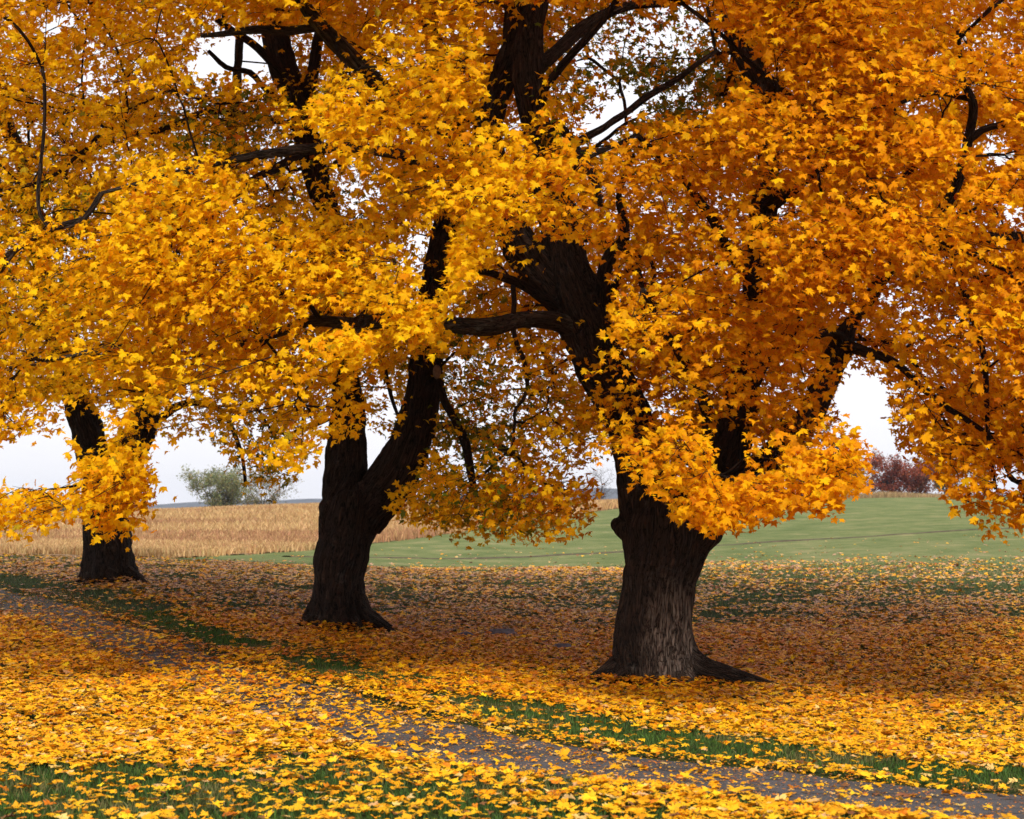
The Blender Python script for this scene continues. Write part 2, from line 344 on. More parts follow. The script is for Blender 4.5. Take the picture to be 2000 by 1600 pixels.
# far hills, real ridges 2.5-3.4 km away
M_hill = mat_plain('wooded_hill', (0.05, 0.055, 0.06), 1, 0.4, 0.02)
def hill(name, Yd, prof, thick):
    pr = np.array(prof, float); px = np.arange(pr[0, 0], pr[-1, 0], 12); py = np.interp(px, pr[:, 0], pr[:, 1])
    py = py+(fbm(np.stack([px*0.02, px*0, px*0], 1), 5, 4)-0.5)*3.5
    X = (px-1000)*Yd/F; top = CH+(HOR-py)*Yd/F
    rows = []
    for k, (t, h) in enumerate(((-1, -0.0), (-0.5, 0.55), (-0.2, 0.9), (0, 1), (0.3, 0.85), (1, 0))):
        zz = -22+(top+22)*h; nz = (fbm(np.stack([X*0.004, zz*0+t*3, X*0], 1), 8)-0.5)*10*(h > 0)*(h < 1)
        rows.append(np.stack([X, Yd+t*thick+0*X, zz+nz], 1))
    V = np.vstack(rows); n = len(px)
    i = (np.arange(5)[:, None]*n+np.arange(n-1)[None]).ravel()
    return tag(mesh_np(name, V, np.stack([i, i+1, i+n+1, i+n], 1), M_hill, smooth=True), kind='structure')
hill('hills', 3000, [(-1500, 975), (-400, 962), (-60, 962), (20, 970), (90, 984), (150, 990), (300, 987), (380, 980), (520, 978), (640, 974), (800, 972), (1000, 960), (1160, 953), (1300, 957), (1600, 965), (2600, 960), (3200, 975)], 500)

# ------------------------------------------------------------------ leaf templates
def sym(half):
    h = np.array(half, float); r = h[1:-1][::-1].copy(); r[:, 0] *= -1
    return np.vstack([h, r])
HI = sym([(0, -.20), (.10, -.27), (.28, -.26), (.46, -.17), (.29, -.07), (.37, .02), (.53, .19), (.37, .20), (.31, .30), (.14, .20), (.17, .38), (.07, .42), (0, .60)])
LO = sym([(0, -.19), (.24, -.28), (.45, -.17), (.25, -.03), (.51, .20), (.29, .29), (.13, .20), (.14, .40), (0, .60)])
TINY = sym([(0, -.2), (.42, -.2), (.24, -.02), (.50, .20), (.15, .22), (0, .60)])
def leaves(P, Nn, Tp, S, col, tmpl, curl, seed, twist=0.12):
    """one maple-shaped blade per row of P; Nn normal, Tp tip direction, S span"""
    r = np.random.default_rng(seed); n = len(P); k = len(tmpl)+1
    Nn = nrm(Nn); Tp = nrm(Tp-Nn*(Tp*Nn).sum(1, keepdims=True)); R = np.cross(Tp, Nn)
    xy = np.vstack([[0, 0.0], tmpl])
    x = xy[None, :, 0]*S[:, None]*r.uniform(0.85, 1.12, (n, 1)); y = xy[None, :, 1]*S[:, None]
    c1 = r.uniform(-0.3, 1.0, (n, 1))*curl; c2 = r.uniform(-0.2, 1.0, (n, 1))*curl
    x = x+r.normal(0, 0.035, (n, k))*S[:, None]; y = y+r.normal(0, 0.035, (n, k))*S[:, None]
    z = -(c1*x**2+c2*(y-0.1*S[:, None])**2)/S[:, None]*2.2+r.normal(0, twist, (n, k))*S[:, None]*np.hypot(xy[:, 0], xy[:, 1])[None]*0.5
    fold = r.uniform(0, 0.45, (n, 1)); z = z+fold*np.abs(x)
    V = P[:, None]+x[..., None]*R[:, None]+y[..., None]*Tp[:, None]+z[..., None]*Nn[:, None]
    a = np.arange(1, k); b = np.roll(a, -1)
    T = np.stack([np.zeros(k-1, int), a, b], 1)[None]+(np.arange(n)*k)[:, None, None]
    cc = np.repeat(col[:, None], k, 1)*(1+r.normal(0, 0.04, (n, k, 1)))
    edge = np.clip(np.hypot(xy[:, 0], xy[:, 1])/0.6, 0, 1)[None, :, None]
    cc = cc*(1-edge*np.array([0.04, 0.14, 0.2])*r.uniform(0, 1, (n, 1, 1)))
    return V.reshape(-1, 3), T.reshape(-1, 3), np.clip(cc.reshape(-1, 3), 0, 1)
def mjoin(L_):
    V, T, K = [], [], []; o = 0
    for v, t, c in L_:
        V.append(v); T.append(t+o); K.append(c); o += len(v)
    return np.vstack(V), np.vstack(T), np.vstack(K)
def pick(n, pal, wts, r, jit=0.12):
    p = np.array(pal); w_ = np.array(wts, float); k = r.choice(len(p), n, p=w_/w_.sum())
    c = p[k]*(1+r.normal(0, jit, (n, 1))); c[:, 1] *= 1+r.normal(0, jit*0.5, n)
    return np.clip(c, 0.001, 0.95)
YEL, GOLD, ORA, DORA = (0.96, 0.575, 0.006), (0.91, 0.455, 0.004), (0.81, 0.33, 0.004), (0.58, 0.17, 0.006)
RUST, GRN, OLV = (0.35, 0.075, 0.01), (0.13, 0.17, 0.012), (0.42, 0.30, 0.012)
BEIGE, PALE, PINK, BRN = (0.66, 0.38, 0.15), (0.78, 0.50, 0.15), (0.52, 0.28, 0.17), (0.22, 0.09, 0.035)

# ------------------------------------------------------------------ the three maples: trunks and limbs
def px2w(rows):
    o = []
    for px, py, Y, r in rows:
        p = at(px, py, Y); o.append((*p, r*Y/F))
    return o
def roots(base, r0, lst):
    o = []
    for ang, ln, rr in lst:
        d = np.array([math.cos(math.radians(ang)), math.sin(math.radians(ang))]); row = []
        for t, h, k in ((-0.15, 0.95, 0.8), (0.10, 0.55, 0.92), (0.34, 0.28, 0.85), (0.62, 0.17, 0.72), (1.0, 0.06, 0.45), (1.4, -0.05, 0.22)):
            x = base[0]+d[0]*(r0*0.35+t*ln); y = base[1]+d[1]*(r0*0.35+t*ln)
            row.append((x, y, gz([x], [y])[0]+h*0.9, rr*k))
        o.append(row)
    return o
def make_trunk(name, stems, mat, parent, voxel=0.022, lumps=()):
    parts = []; segs = []; lens = 0
    for s in stems:
        R = resample(s, 0.06); v, t, b = tube(R[:, :3], R[:, 3], 18); parts.append((v, t, b))
        d = nrm(np.gradient(R[:, :3], axis=0)); ref = np.array([0.1, 0.99, 0.1]); u = nrm(np.cross(d[0], ref)); U = [u]
        for i in range(1, len(d)):
            u = U[-1]-d[i]*np.dot(U[-1], d[i]); U.append(u/np.linalg.norm(u))
        U = np.array(U); Lc = np.concatenate([[0], np.cumsum(np.linalg.norm(np.diff(R[:, :3], axis=0), axis=1))])+lens
        segs.append((R, d, U, np.cross(d, U), Lc)); lens += 3.7
    for (p, r) in lumps:
        R = np.array([[p[0]-r*0.3, p[1], p[2]-r*0.5, r*0.8], [p[0], p[1], p[2], r], [p[0]+r*0.3, p[1], p[2]+r*0.6, r*0.7]])
        v, t, b = tube(R[:, :3], R[:, 3], 12); parts.append((v, t, b))
    V, T, B = join(parts)
    o = mesh_np(name, V, T, mat)
    md = o.modifiers.new('r', 'REMESH'); md.mode = 'VOXEL'; md.voxel_size = voxel
    ms = o.modifiers.new('s', 'SMOOTH'); ms.factor = 0.6; ms.iterations = 9
    dg = bpy.context.evaluated_depsgraph_get(); me = bpy.data.meshes.new_from_object(o.evaluated_get(dg))
    o.modifiers.clear(); old = o.data; o.data = me; bpy.data.meshes.remove(old)
    n = len(me.vertices); co = np.empty(n*3, np.float32); me.vertices.foreach_get('co', co); co = co.reshape(-1, 3).astype(float)
    no = np.empty(n*3, np.float32); me.vertices.foreach_get('normal', no); no = no.reshape(-1, 3).astype(float)
    best = np.full(n, 1e9); bk = np.zeros((n, 3)); rad = np.zeros(n)
    for R, d, U, W, Lc in segs:
        for s in range(0, n, 20000):
            c = co[s:s+20000]; D = c[:, None]-R[None, :, :3]; q = np.linalg.norm(D, axis=-1)/R[None, :, 3]
            k = q.argmin(1); i = np.arange(len(c)); dd = q[i, k]; up = dd < best[s:s+20000]
            D = D[i, k]; r_ = R[k, 3]; cx = (D*U[k]).sum(1); sx = (D*W[k]).sum(1); al = Lc[k]+(D*d[k]).sum(1)
            h = np.hypot(cx, sx)+1e-6; rr = np.maximum(r_, 0.05)
            nb = np.stack([cx/h*rr, sx/h*rr, al], 1)
            bb = bk[s:s+20000]; bb[up] = nb[up]; best[s:s+20000][up] = dd[up]; rad[s:s+20000][up] = r_[up]
    cs = bk[:, :2]/np.maximum(rad, 0.05)[:, None]
    f1 = fbm(np.stack([cs[:, 0]*1.6, cs[:, 1]*1.6, bk[:, 2]*0.7], 1), 21)-0.5
    q = np.stack([bk[:, 0]*11, bk[:, 1]*11, bk[:, 2]*1.3], 1); q = q+(fbm(q*0.35, 4)[:, None]-0.5)*1.6
    f2 = np.abs(fbm(q, 22, 2)-0.5)*2
    f3 = fbm(co*1.7, 23)-0.5
    low = np.clip(1.2-(co[:, 2]-gz(co[:, 0], co[:, 1])), 0, 1)
    disp = f1*rad*(0.36+0.45*low)+f3*rad*0.30+(fbm(co*5.0, 29, 2)-0.5)*0.07*np.clip(rad/0.2, 0.2, 1)+np.clip(f2, 0, 0.4)*0.075*np.clip(rad/0.2, 0.2, 1)
    co = co+no*disp[:, None]
    me.vertices.foreach_set('co', co.astype(np.float32).ravel())
    a = me.attributes.new('bark', 'FLOAT_VECTOR', 'POINT'); a.data.foreach_set('vector', bk.astype(np.float32).ravel())
    me.polygons.foreach_set('use_smooth', np.ones(len(me.polygons), bool)); me.update()
    if not me.materials: me.materials.append(mat)
    o.parent = parent; o.matrix_parent_inverse = parent.matrix_world.inverted()
    return o
NODES = {}
def limbs(key, lst, mat, parent, names='limb'):
    for rows in lst:
        R = resample(px2w(rows), 0.10)
        L_ = np.arange(len(R))*0.10; taper = np.clip(np.arange(len(R))/2, 0, 1)
        wob = np.stack([fbm(np.stack([L_*1.1+rows[0][0], L_*0, L_*0+k], 1), 30+k)-0.5 for k in range(3)], 1)*0.16*np.minimum(1, R[:, 3:4]*0+taper[:, None])
        R[:, :3] += wob*0.6; R[:, 3] *= 1+0.22*(fbm(np.stack([L_*4, L_*0, L_*0+rows[0][1]], 1), 41)-0.5)
        v, t, b = tube(R[:, :3], R[:, 3], 12)
        mesh_np(names, v, t, mat, parent, vec=b, smooth=True)
        NODES[key].append(R)

YA, YB, YC = 20.0, 25.0, 31.0
def base_of(px, py, Y):
    p = at(px, py, Y); p[2] = gz([p[0]], [Y])[0]; return p
bA, bB, bC = base_of(1285, 1340, YA), base_of(668, 1230, YB), base_of(214, 1137, YC)
trees = {}
labs = {'A': 'largest maple at the right, thick furrowed trunk forking low into several limbs',
        'B': 'middle golden maple whose dark trunk splits into a wide V above a swollen knot',
        'C': 'leftmost, farthest maple, its trunk partly veiled by hanging yellow leaves'}
for k, b_ in (('A', bA), ('B', bB), ('C', bC)):
    e = empty('maple_tree', b_); tag(e, labs[k], 'tree', 'golden maples in a row beside the path'); trees[k] = e; NODES[k] = []

# A
A_stems = [px2w(r) for r in (
 [(1283,1385,20,92),(1282,1320,20,84),(1280,1260,20,76),(1284,1190,20,72),(1288,1130,20,74),(1300,1070,20,82),(1306,1010,20,84),(1300,970,20,70)],
 [(1300,1080,20,60),(1265,1000,20,52),(1256,930,20,50),(1240,860,20,47),(1205,780,20,44),(1165,700,20,46),(1138,630,20,52),(1115,560,20,46),(1098,480,20,34),(1088,410,20,31),(1070,345,20,27),(1056,285,20,25),(1040,215,20,26),(1032,140,20,30),(1036,60,20,24),(1052,-20,20,20),(1075,-200,20,14),(1090,-420,20,8)],
 [(1120,600,20,34),(1065,545,20,35),(1018,485,20,31),(985,410,20.1,26),(962,320,20.2,24),(952,250,20.3,25),(975,175,20.3,24),(1000,105,20.2,24),(1008,40,20.2,22),(1000,-60,20.3,19),(985,-220,20.5,13),(960,-420,20.6,7)],
 [(1310,1060,20,60),(1368,990,20,48),(1408,920,20,43),(1434,850,20,36),(1452,770,20,29),(1468,620,20,18),(1473,520,20,18),(1495,400,20,25),(1500,300,20,19),(1490,180,20,24),(1450,90,20,22),(1420,0,20,19),(1400,-150,20,14),(1380,-350,20,8)],
 [(1330,1070,19.9,50),(1395,995,19.8,36),(1465,930,19.7,29),(1518,885,19.6,26),(1575,820,19.6,24),(1612,745,19.6,22),(1640,685,19.6,22),(1656,640,19.5,15),(1684,600,19.4,13)],
)]
A_stems += roots(bA, 0.55, [(186, 0.58, 0.19), (-12, 0.62, 0.18), (-20, 1.10, 0.13), (-48, 0.40, 0.16), (-75, 0.28, 0.12), (-98, 0.34, 0.15), (-128, 0.28, 0.12), (-150, 0.42, 0.16), (35, 0.6, 0.16), (100, 0.5, 0.2), (145, 0.5, 0.18)])
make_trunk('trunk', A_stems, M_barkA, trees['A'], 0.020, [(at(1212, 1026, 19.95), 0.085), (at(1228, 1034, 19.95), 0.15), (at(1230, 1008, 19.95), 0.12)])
for s in A_stems[1:5]: NODES['A'].append(resample(s, 0.12)[12:])
A_l = [
 [(1125,645,20,22),(1080,627,19.6,19),(1020,626,19.2,17),(960,640,18.8,18),(900,637,18.5,16),(820,630,18.2,15),(750,625,18,15),(690,630,17.8,13),(610,622,17.6,11),(540,650,17.8,9),(480,675,18.1,8),(400,690,18.4,7),(300,688,18.6,6),(200,682,18.8,5),(120,700,18.8,4),(20,716,18.8,3)],
 [(965,350,19.8,16),(900,290,19.2,15),(850,245,18.8,17),(790,205,18.4,18),(740,165,18,18),(690,120,17.6,18),(640,70,17.2,17),(600,20,16.8,14),(560,-60,16.4,11),(500,-200,16.2,7)],
 [(615,55,17,8),(560,55,17,9),(500,55,16.8,8),(440,62,16.8,6),(395,66,16.8,4)],
 [(970,400,19.8,12),(900,350,19.3,12),(815,318,18.6,12),(740,297,18,11),(660,287,17.8,10),(590,290,17.6,10),(520,298,17.4,9),(430,315,17.2,7),(330,340,17,5),(200,380,16.8,3)],
 [(1185,610,20,15),(1178,550,19.8,15),(1190,500,19.7,14),(1215,475,19.6,12),(1218,430,19.5,9),(1210,380,19.3,6),(1240,300,19,4)],
 [(1095,600,19.9,9),(1040,570,19.5,9),(1000,548,19.2,9),(960,535,18.9,7),(930,530,18.7,6)],
 [(1002,555,19.2,5),(998,640,19.0,5),(1020,695,18.9,5),(1027,760,18.8,4),(1005,795,18.7,3)],
 [(1035,270,20,9),(1085,245,19.6,10),(1110,265,19.4,9),(1140,310,19.2,9),(1160,350,19,8),(1172,400,18.8,6)],
 [(1080,310,20.2,8),(1130,278,20.8,8),(1200,238,21.2,7),(1250,200,21.6,7),(1330,150,22,6),(1400,100,22.5,4)],
 [(1045,140,20,14),(1090,100,20.3,14),(1130,60,20.6,13),(1180,25,20.8,11),(1250,8,21,8),(1340,2,21.2,6)],
 [(1045,200,19.8,9),(1110,115,19.5,8),(1150,70,19.3,8),(1190,20,19.2,7),(1220,-40,19,5)],
 [(1495,405,20,18),(1540,377,19.5,15),(1600,335,19,10),(1700,290,18.5,8),(1800,245,18,5)],
 [(1684,600,19.4,13),(1760,500,19,12),(1850,400,18.8,11),(1890,275,18.6,10),(1903,210,18.4,9),(1880,150,18.2,6),(1870,60,18,4)],
 [(1640,675,19.6,14),(1690,690,19.2,11),(1740,705,19,8),(1790,745,18.5,6),(1850,790,18,6),(1940,855,17.5,4),(1975,930,17.2,3)],
 [(1650,660,19.5,9),(1610,650,19.2,8),(1580,675,19,6)],
 [(1890,275,18.6,8),(1940,250,18.5,7),(2020,228,18.3,5)],
 [(1892,192,18.4,6),(1830,186,18.3,5),(1755,206,18.2,4)],
 [(1765,500,19,10),(1870,470,19.5,12),(1960,466,20,12),(2080,460,20.5,10),(2200,440,21,6)],
 [(1190,570,20,8),(1240,520,19,6),(1258,600,18.4,5),(1250,700,17.9,4)],
 [(1095,455,20,9),(1150,465,19.5,9),(1200,480,19.2,8),(1250,505,19,5)],
 [(1410,930,20,16),(1390,860,19,14),(1370,780,18,12),(1330,690,17.2,9),(1290,620,16.6,7),(1250,560,16,5)],
 [(1450,790,20,14),(1500,700,19,12),(1560,610,18,10),(1640,520,17.2,8),(1700,450,16.6,6)],
 [(1475,560,20,12),(1420,480,19,11),(1370,400,18,9),(1300,320,17.2,7),(1240,260,16.6,5)],
 [(1490,200,20,14),(1560,130,19,12),(1640,60,18,9),(1720,0,17,6)],
 [(1500,920,19.7,12),(1560,930,18.8,9),(1620,940,18,6),(1680,955,17.5,3)],
 [(1840,400,18.8,8),(1880,560,18.2,7),(1920,700,17.8,6),(1930,850,17.4,4),(1945,960,17.2,3)],
]
limbs('A', A_l[:4], M_barkL, trees['A']); limbs('A', A_l[4:], M_bark, trees['A'])
# B
B_stems = [px2w(r) for r in (
 [(654,1270,25,72),(656,1225,25,64),(657,1180,25,54),(663,1120,25,48),(677,1060,25,49),(686,1010,25,56),(692,970,25,52)],
 [(686,1020,25,44),(676,960,25.1,42),(680,900,25.2,39),(681,840,25.3,33),(679,780,25.3,27),(662,700,25.3,23),(645,620,25.2,19),(640,540,25.1,18),(650,450,25,17),(625,370,25,20),(602,280,25,24),(590,200,25,25),(562,150,25,27),(540,80,25,24),(530,0,25,21),(528,-100,25,16),(520,-300,25,8)],
 [(700,1020,25,40),(738,970,24.9,43),(776,920,24.7,38),(806,850,24.6,34),(826,770,24.5,32),(836,690,24.5,31),(848,600,24.5,28),(862,500,24.5,28),(882,410,24.5,23),(900,330,24.5,19),(878,190,24.4,17),(852,110,24.4,17),(836,0,24.4,16),(830,-150,24.4,12),(850,-320,24.4,7)],
)]
B_stems += roots(bB, 0.45, [(182, 0.46, 0.15), (-2, 0.55, 0.13), (-28, 0.72, 0.12), (-55, 0.45, 0.13), (-80, 0.4, 0.12), (-118, 0.4, 0.13), (-152, 0.5, 0.14), (60, 0.5, 0.17), (130, 0.5, 0.16)])
make_trunk('trunk', B_stems, M_bark, trees['B'], 0.024, [(at(640, 990, 24.9), 0.12), (at(650, 1006, 24.9), 0.16), (at(650, 968, 24.9), 0.14)])
for s in B_stems[1:3]: NODES['B'].append(resample(s, 0.12)[14:])
limbs('B', [
 [(598,185,24.9,12),(608,140,24.8,12),(622,70,24.6,10),(640,-20,24.4,8)],
 [(560,160,24.9,9),(500,95,24.5,8),(455,65,24.2,7),(420,40,24,5)],
 [(575,210,24.9,7),(520,175,24.5,6),(490,140,24.2,6),(440,130,24,5),(405,100,23.8,4)],
 [(858,718,24.3,6),(868,780,24.2,8),(905,860,24,9),(918,920,23.9,8),(925,970,23.8,5)],
 [(745,690,24.6,5),(765,780,24.4,4),(782,830,24.2,3)],
 [(640,610,25,11),(560,580,24.5,11),(470,572,24,10),(390,600,23.5,8),(320,640,23,5)],
 [(596,262,24.8,7),(530,232,24,6),(465,222,23.4,6),(420,215,23,6),(390,218,22.8,6),(340,245,22.6,6),(280,262,22.4,5),(200,252,22.2,4)],
 [(600,290,24.9,9),(520,340,23.5,8),(440,400,22.2,7),(360,480,21.2,5),(280,560,20.6,4)],
 [(650,450,24.9,10),(600,480,24,9),(550,465,23.3,7),(480,480,22.5,5)],
 [(890,380,24.5,12),(930,420,24.7,9),(1000,380,25.5,8),(1100,300,26,6)],
 [(836,690,24.7,10),(900,640,26.5,9),(980,620,28,7),(1060,680,29,6),(1090,780,29.5,4)],
 [(800,860,24.8,9),(880,830,26.5,8),(960,860,28,7),(1040,920,29,5),(1100,980,29.4,3)],
], M_bark, trees['B'])
ks = at(853, 726, 24.18)
a_ = np.linspace(0, 2*math.pi, 20, endpoint=False); vv = [np.array([0, -0.022, 0])+ks]
for rr, dy in ((0.45, -0.03), (0.8, -0.02), (1.0, 0.02), (1.05, 0.09)):
    for a in a_: vv.append(ks+np.array([math.cos(a)*0.062*rr, dy, math.sin(a)*0.105*rr]))
tt = [(0, 1+(i+1) % 20, 1+i) for i in range(20)]
for k in range(3):
    for i in range(20):
        p_, q_ = 1+k*20+i, 1+k*20+(i+1) % 20; tt += [(p_, q_, q_+20), (p_, q_+20, p_+20)]
mesh_np('pruning_scar', np.array(vv), np.array(tt), mat_plain('callused_wood', (0.17, 0.135, 0.125), 0.8, 0.3, 25, 0.01), trees['B'], smooth=True)
# C
C_stems = [px2w(r) for r in (
 [(213,1175,31,62),(213,1130,31,54),(212,1095,31,48),(211,1050,31,45),(208,1000,31,43),(208,950,31,45),(214,915,31,44)],
 [(205,960,31,34),(184,880,31,31),(165,820,31,28),(148,765,31,23),(118,690,31,20),(92,600,31,18),(73,450,31,16),(50,340,31,15),(15,250,31,13),(-20,130,31,11),(-40,-100,31,8)],
 [(214,960,31,34),(246,895,31,31),(275,840,31,24),(293,780,31,20),(320,690,31,18),(345,580,30.5,16),(385,480,30,14),(430,380,30,12),(455,250,30,10),(470,50,30,7)],
)]
C_stems += roots(bC, 0.42, [(180, 0.45, 0.16), (-32, 0.7, 0.14), (-75, 0.45, 0.15), (8, 0.5, 0.14), (-120, 0.42, 0.15), (60, 0.5, 0.17), (130, 0.5, 0.16)])
make_trunk('trunk', C_stems, M_bark, trees['C'], 0.028)
for s in C_stems[1:3]: NODES['C'].append(resample(s, 0.12)[14:])
limbs('C', [
 [(146,765,31,11),(110,752,30.5,10),(50,765,30,8),(-20,780,29.5,5)],
 [(330,650,31,9),(330,560,30,10),(370,515,29,10),(420,500,28.5,7),(470,470,28,5)],
 [(90,600,31,10),(150,540,29,9),(220,500,27.5,7),(290,470,26.5,5)],
 [(60,380,31,10),(130,320,29,9),(220,270,27.5,6)],
 [(70,450,31,10),(20,380,29,8),(-60,330,27,6)],
 [(385,480,30,9),(470,420,32,8),(560,400,34,5)],
 [(275,850,31,8),(360,790,30,8),(430,800,29,6),(470,880,28.4,4),(480,950,28.2,3)],
], M_bark, trees['C'])

# ------------------------------------------------------------------ foliage
BF = np.array([(-600,840),(-120,860),(-60,950),(0,850),(140,835),(148,1000),(165,1045),(290,1050),(295,830),(350,860),(440,850),(500,905),(600,905),(640,860),(700,865),(715,760),(740,680),(800,660),(860,695),(890,650),(900,560),(1000,500),(1060,520),(1100,640),(1150,780),(1160,900),(1200,905),(1250,955),(1300,985),(1350,1030),(1400,1042),(1450,1020),(1500,1015),(1560,985),(1620,995),(1690,955),(1700,740),(1730,770),(1760,860),(1800,900),(1850,1000),(1900,1020),(1940,1062),(1980,1040),(2000,1010),(2150,960),(2600,900)], float)
BB = np.array([(-600,760),(0,815),(130,785),(300,800),(330,865),(400,840),(440,900),(500,985),(560,930),(640,790),(720,840),(770,1000),(820,1030),(900,1045),(1000,1052),(1060,1060),(1140,1045),(1150,960),(1200,880),(1400,880),(1600,850),(1640,690),(1720,740),(1760,860),(1850,940),(2000,900),(2600,860)], float)
HOLES = [
 [(400,70),(430,62),(515,75),(522,150),(505,170),(460,152),(400,165),(366,140),(385,105)],
 [(65,60),(80,35),(150,20),(165,35),(120,70),(75,80)],
 [(1150,222),(1190,190),(1235,165),(1252,210),(1215,260),(1180,300),(1160,312),(1140,268),(1118,255)],
 [(790,455),(832,450),(830,500),(815,530),(785,500)], [(955,470),(985,458),(1012,500),(1000,515),(965,500)],
 [(1072,250),(1085,248),(1092,290),(1075,300)], [(1745,205),(1805,200),(1800,228),(1765,236)],
 [(1905,280),(1965,272),(1968,325),(1930,332)], [(1797,105),(1835,95),(1825,125),(1800,125)],
 [(1610,365),(1675,358),(1660,378),(1625,378)], [(1790,395),(1830,392),(1825,420),(1795,412)], [(1945,385),(2000,390),(2000,455),(1965,440)],
 [(735,745),(772,750),(775,815),(745,825),(735,780)], [(713,850),(768,850),(740,930),(712,935)],
 [(867,686),(905,690),(900,725),(870,720)], [(988,728),(1016,728),(1016,782),(990,782)],
 [(1103,662),(1128,670),(1145,722),(1120,730)], [(853,868),(905,865),(905,925),(862,915)], [(950,792),(980,790),(978,816),(952,816)],
 [(1650,685),(1680,700),(1700,730),(1725,740),(1745,780),(1730,830),(1760,850),(1740,885),(1690,870),(1652,850),(1632,780),(1640,730)],
 [(1461,920),(1468,880),(1517,852),(1500,885),(1480,915)], [(1935,905),(2010,910),(2010,970),(1960,960)],
 [(0,865),(70,880),(140,905),(140,935),(60,945),(0,950)], [(300,835),(345,880),(420,870),(440,920),(430,1000),(295,1000)],
 [(25,245),(60,240),(62,270),(30,275)], [(165,330),(200,325),(200,350),(170,350)], [(330,500),(370,480),(375,520),(340,525)], [(80,400),(105,395),(100,425),(84,425)],
 [(560,530),(590,560),(575,590),(560,570)], [(480,840),(520,830),(500,870)], [(1590,760),(1615,745),(1610,790)],
 [(1330,100),(1350,110),(1335,135)], [(1360,210),(1400,205),(1390,235)], [(1150,120),(1180,100),(1175,130)], [(1700,575),(1730,560),(1745,590),(1715,600)],
]
# windows: leaves nearer than the given distance are absent here, so the wood behind them shows
WIN = [
 (24.2, [(775,700),(870,690),(870,740),(850,860),(800,950),(740,940),(775,850),(800,790)]),
 (24.2, [(818,590),(825,470),(850,410),(885,420),(880,500),(870,590)]),
 (19.6, [(1060,470),(1130,470),(1200,560),(1190,640),(1150,725),(1080,650),(1060,560)]),
 (19.6, [(985,440),(1060,440),(1070,530),(1010,500)]), (19.6, [(1205,1000),(1215,920),(1235,925),(1250,975),(1310,985),(1310,1040),(1205,1060)]),
 (19.6, [(1385,870),(1400,815),(1465,805),(1455,930),(1400,960)]), (19.6, [(1035,250),(1080,250),(1080,300),(1040,300)]),
 (19.6, [(950,20),(1100,0),(1060,140),(1000,150),(965,130)]), (19.6, [(1455,480),(1490,480),(1485,595),(1455,595)]),
 (19.0, [(1465,385),(1560,372),(1530,415),(1480,420)]), (19.2, [(1590,640),(1660,625),(1730,690),(1650,700),(1620,720)]),
 (19.0, [(865,603),(1090,590),(1090,658),(865,665)]), (17.9, [(590,600),(750,602),(750,652),(590,650)]),
 (30.5, [(138,790),(195,790),(205,870),(200,900),(150,880)]), (30.5, [(268,880),(285,800),(310,800),(290,870)]), 
 (24.5, [(505,60),(560,60),(600,190),(580,215),(520,130)]), (16.9, [(620,40),(660,55),(730,130),(700,140),(650,100)]),
 (17.2, [(440,290),(640,275),(640,300),(440,315)]), (17.8, [(730,285),(815,305),(815,325),(735,310)]),
 (17.0, [(395,52),(600,45),(600,65),(395,75)]), (24.5, [(585,250),(620,250),(620,300),(585,300)]),
 (19.6, [(1410,60),(1460,80),(1530,170),(1530,195),(1480,190),(1430,110)]), (18.3, [(1865,140),(1920,190),(1960,230),(1960,260),(1905,285),(1865,300),(1870,240),(1750,215),(1750,180),(1870,180)]), (18.7, [(1835,400),(1875,300),(1895,310),(1860,430)]), (19.4, [(1920,455),(2010,455),(2010,482),(1920,482)]), (17.4, [(1840,750),(1870,760),(1950,850),(1930,870),(1850,800)]), (18.9, [(1210,400),(1230,400),(1235,470),(1195,520),(1190,560),(1175,560),(1175,500),(1205,460)]), (18.9, [(1085,238),(1120,250),(1170,340),(1150,350),(1120,300)]),

 (24.8, [(640,880),(720,880),(720,1000),(630,1000)]), (19.0, [(1480,905),(1530,870),(1540,910),(1470,945)]),
 (19.0, [(930,520),(1080,570),(1075,600),(930,545)]),
 (19.6, [(940,0),(1110,0),(1110,60),(1060,150),(1052,230),(1000,255),(955,235),(948,130)]), (24.0, [(500,40),(575,60),(625,40),(650,90),(615,200),(590,235),(540,170)]), (16.8, [(615,15),(665,55),(750,150),(735,175),(690,140),(630,85)]),
 (24.4, [(853,735),(878,735),(890,800),(925,880),(938,965),(912,972),(900,890),(862,810)]),
 (22.5, [(1075,0),(1410,0),(1400,60),(1450,150),(1400,225),(1260,235),(1130,150),(1080,110)]), (19.5, [(215,170),(420,190),(540,190),(560,270),(380,300),(260,285)]),
 (20.5, [(860,700),(940,700),(960,780),(940,860),(860,850)]),
]
def lowB(px, tab): return np.interp(px, tab[:, 0], tab[:, 1])
def keep(P, layer, jit):
    px, py = proj(P); Y = P[:, 1]
    px0, py0 = px, py; px = px+jit[:, 0]; py = py+jit[:, 1]
    px = px+(fbm(P*np.array([1.9, 1.0, 1.9]), 131, 2)-0.5)*62; py = py+(fbm(P*np.array([1.9, 1.0, 1.9]), 137, 2)-0.5)*56
    lb = lowB(px, BF) if layer == 'F' else lowB(px, BB)
    if layer == 'M': lb = np.where((px > 930) & (px < 1160), 1045, np.where((px > 1160) & (px < 1640), lowB(px, BF)-40, lb))
    ok = py < lb
    if layer == 'F': ok |= (px > -60) & (px < 132) & (py > 948) & (py < 1058-np.clip(px, 0, 200)*0.3) 
    for h in HOLES: ok &= ~inside(px, py, h)
    px, py = px0+jit[:, 0], py0+jit[:, 1]
    for d, h in WIN: ok &= ~(inside(px, py, h) & (Y < d))
    # above the ground by a good margin
    return ok
axes = {'A': bA, 'B': bB, 'C': bC}
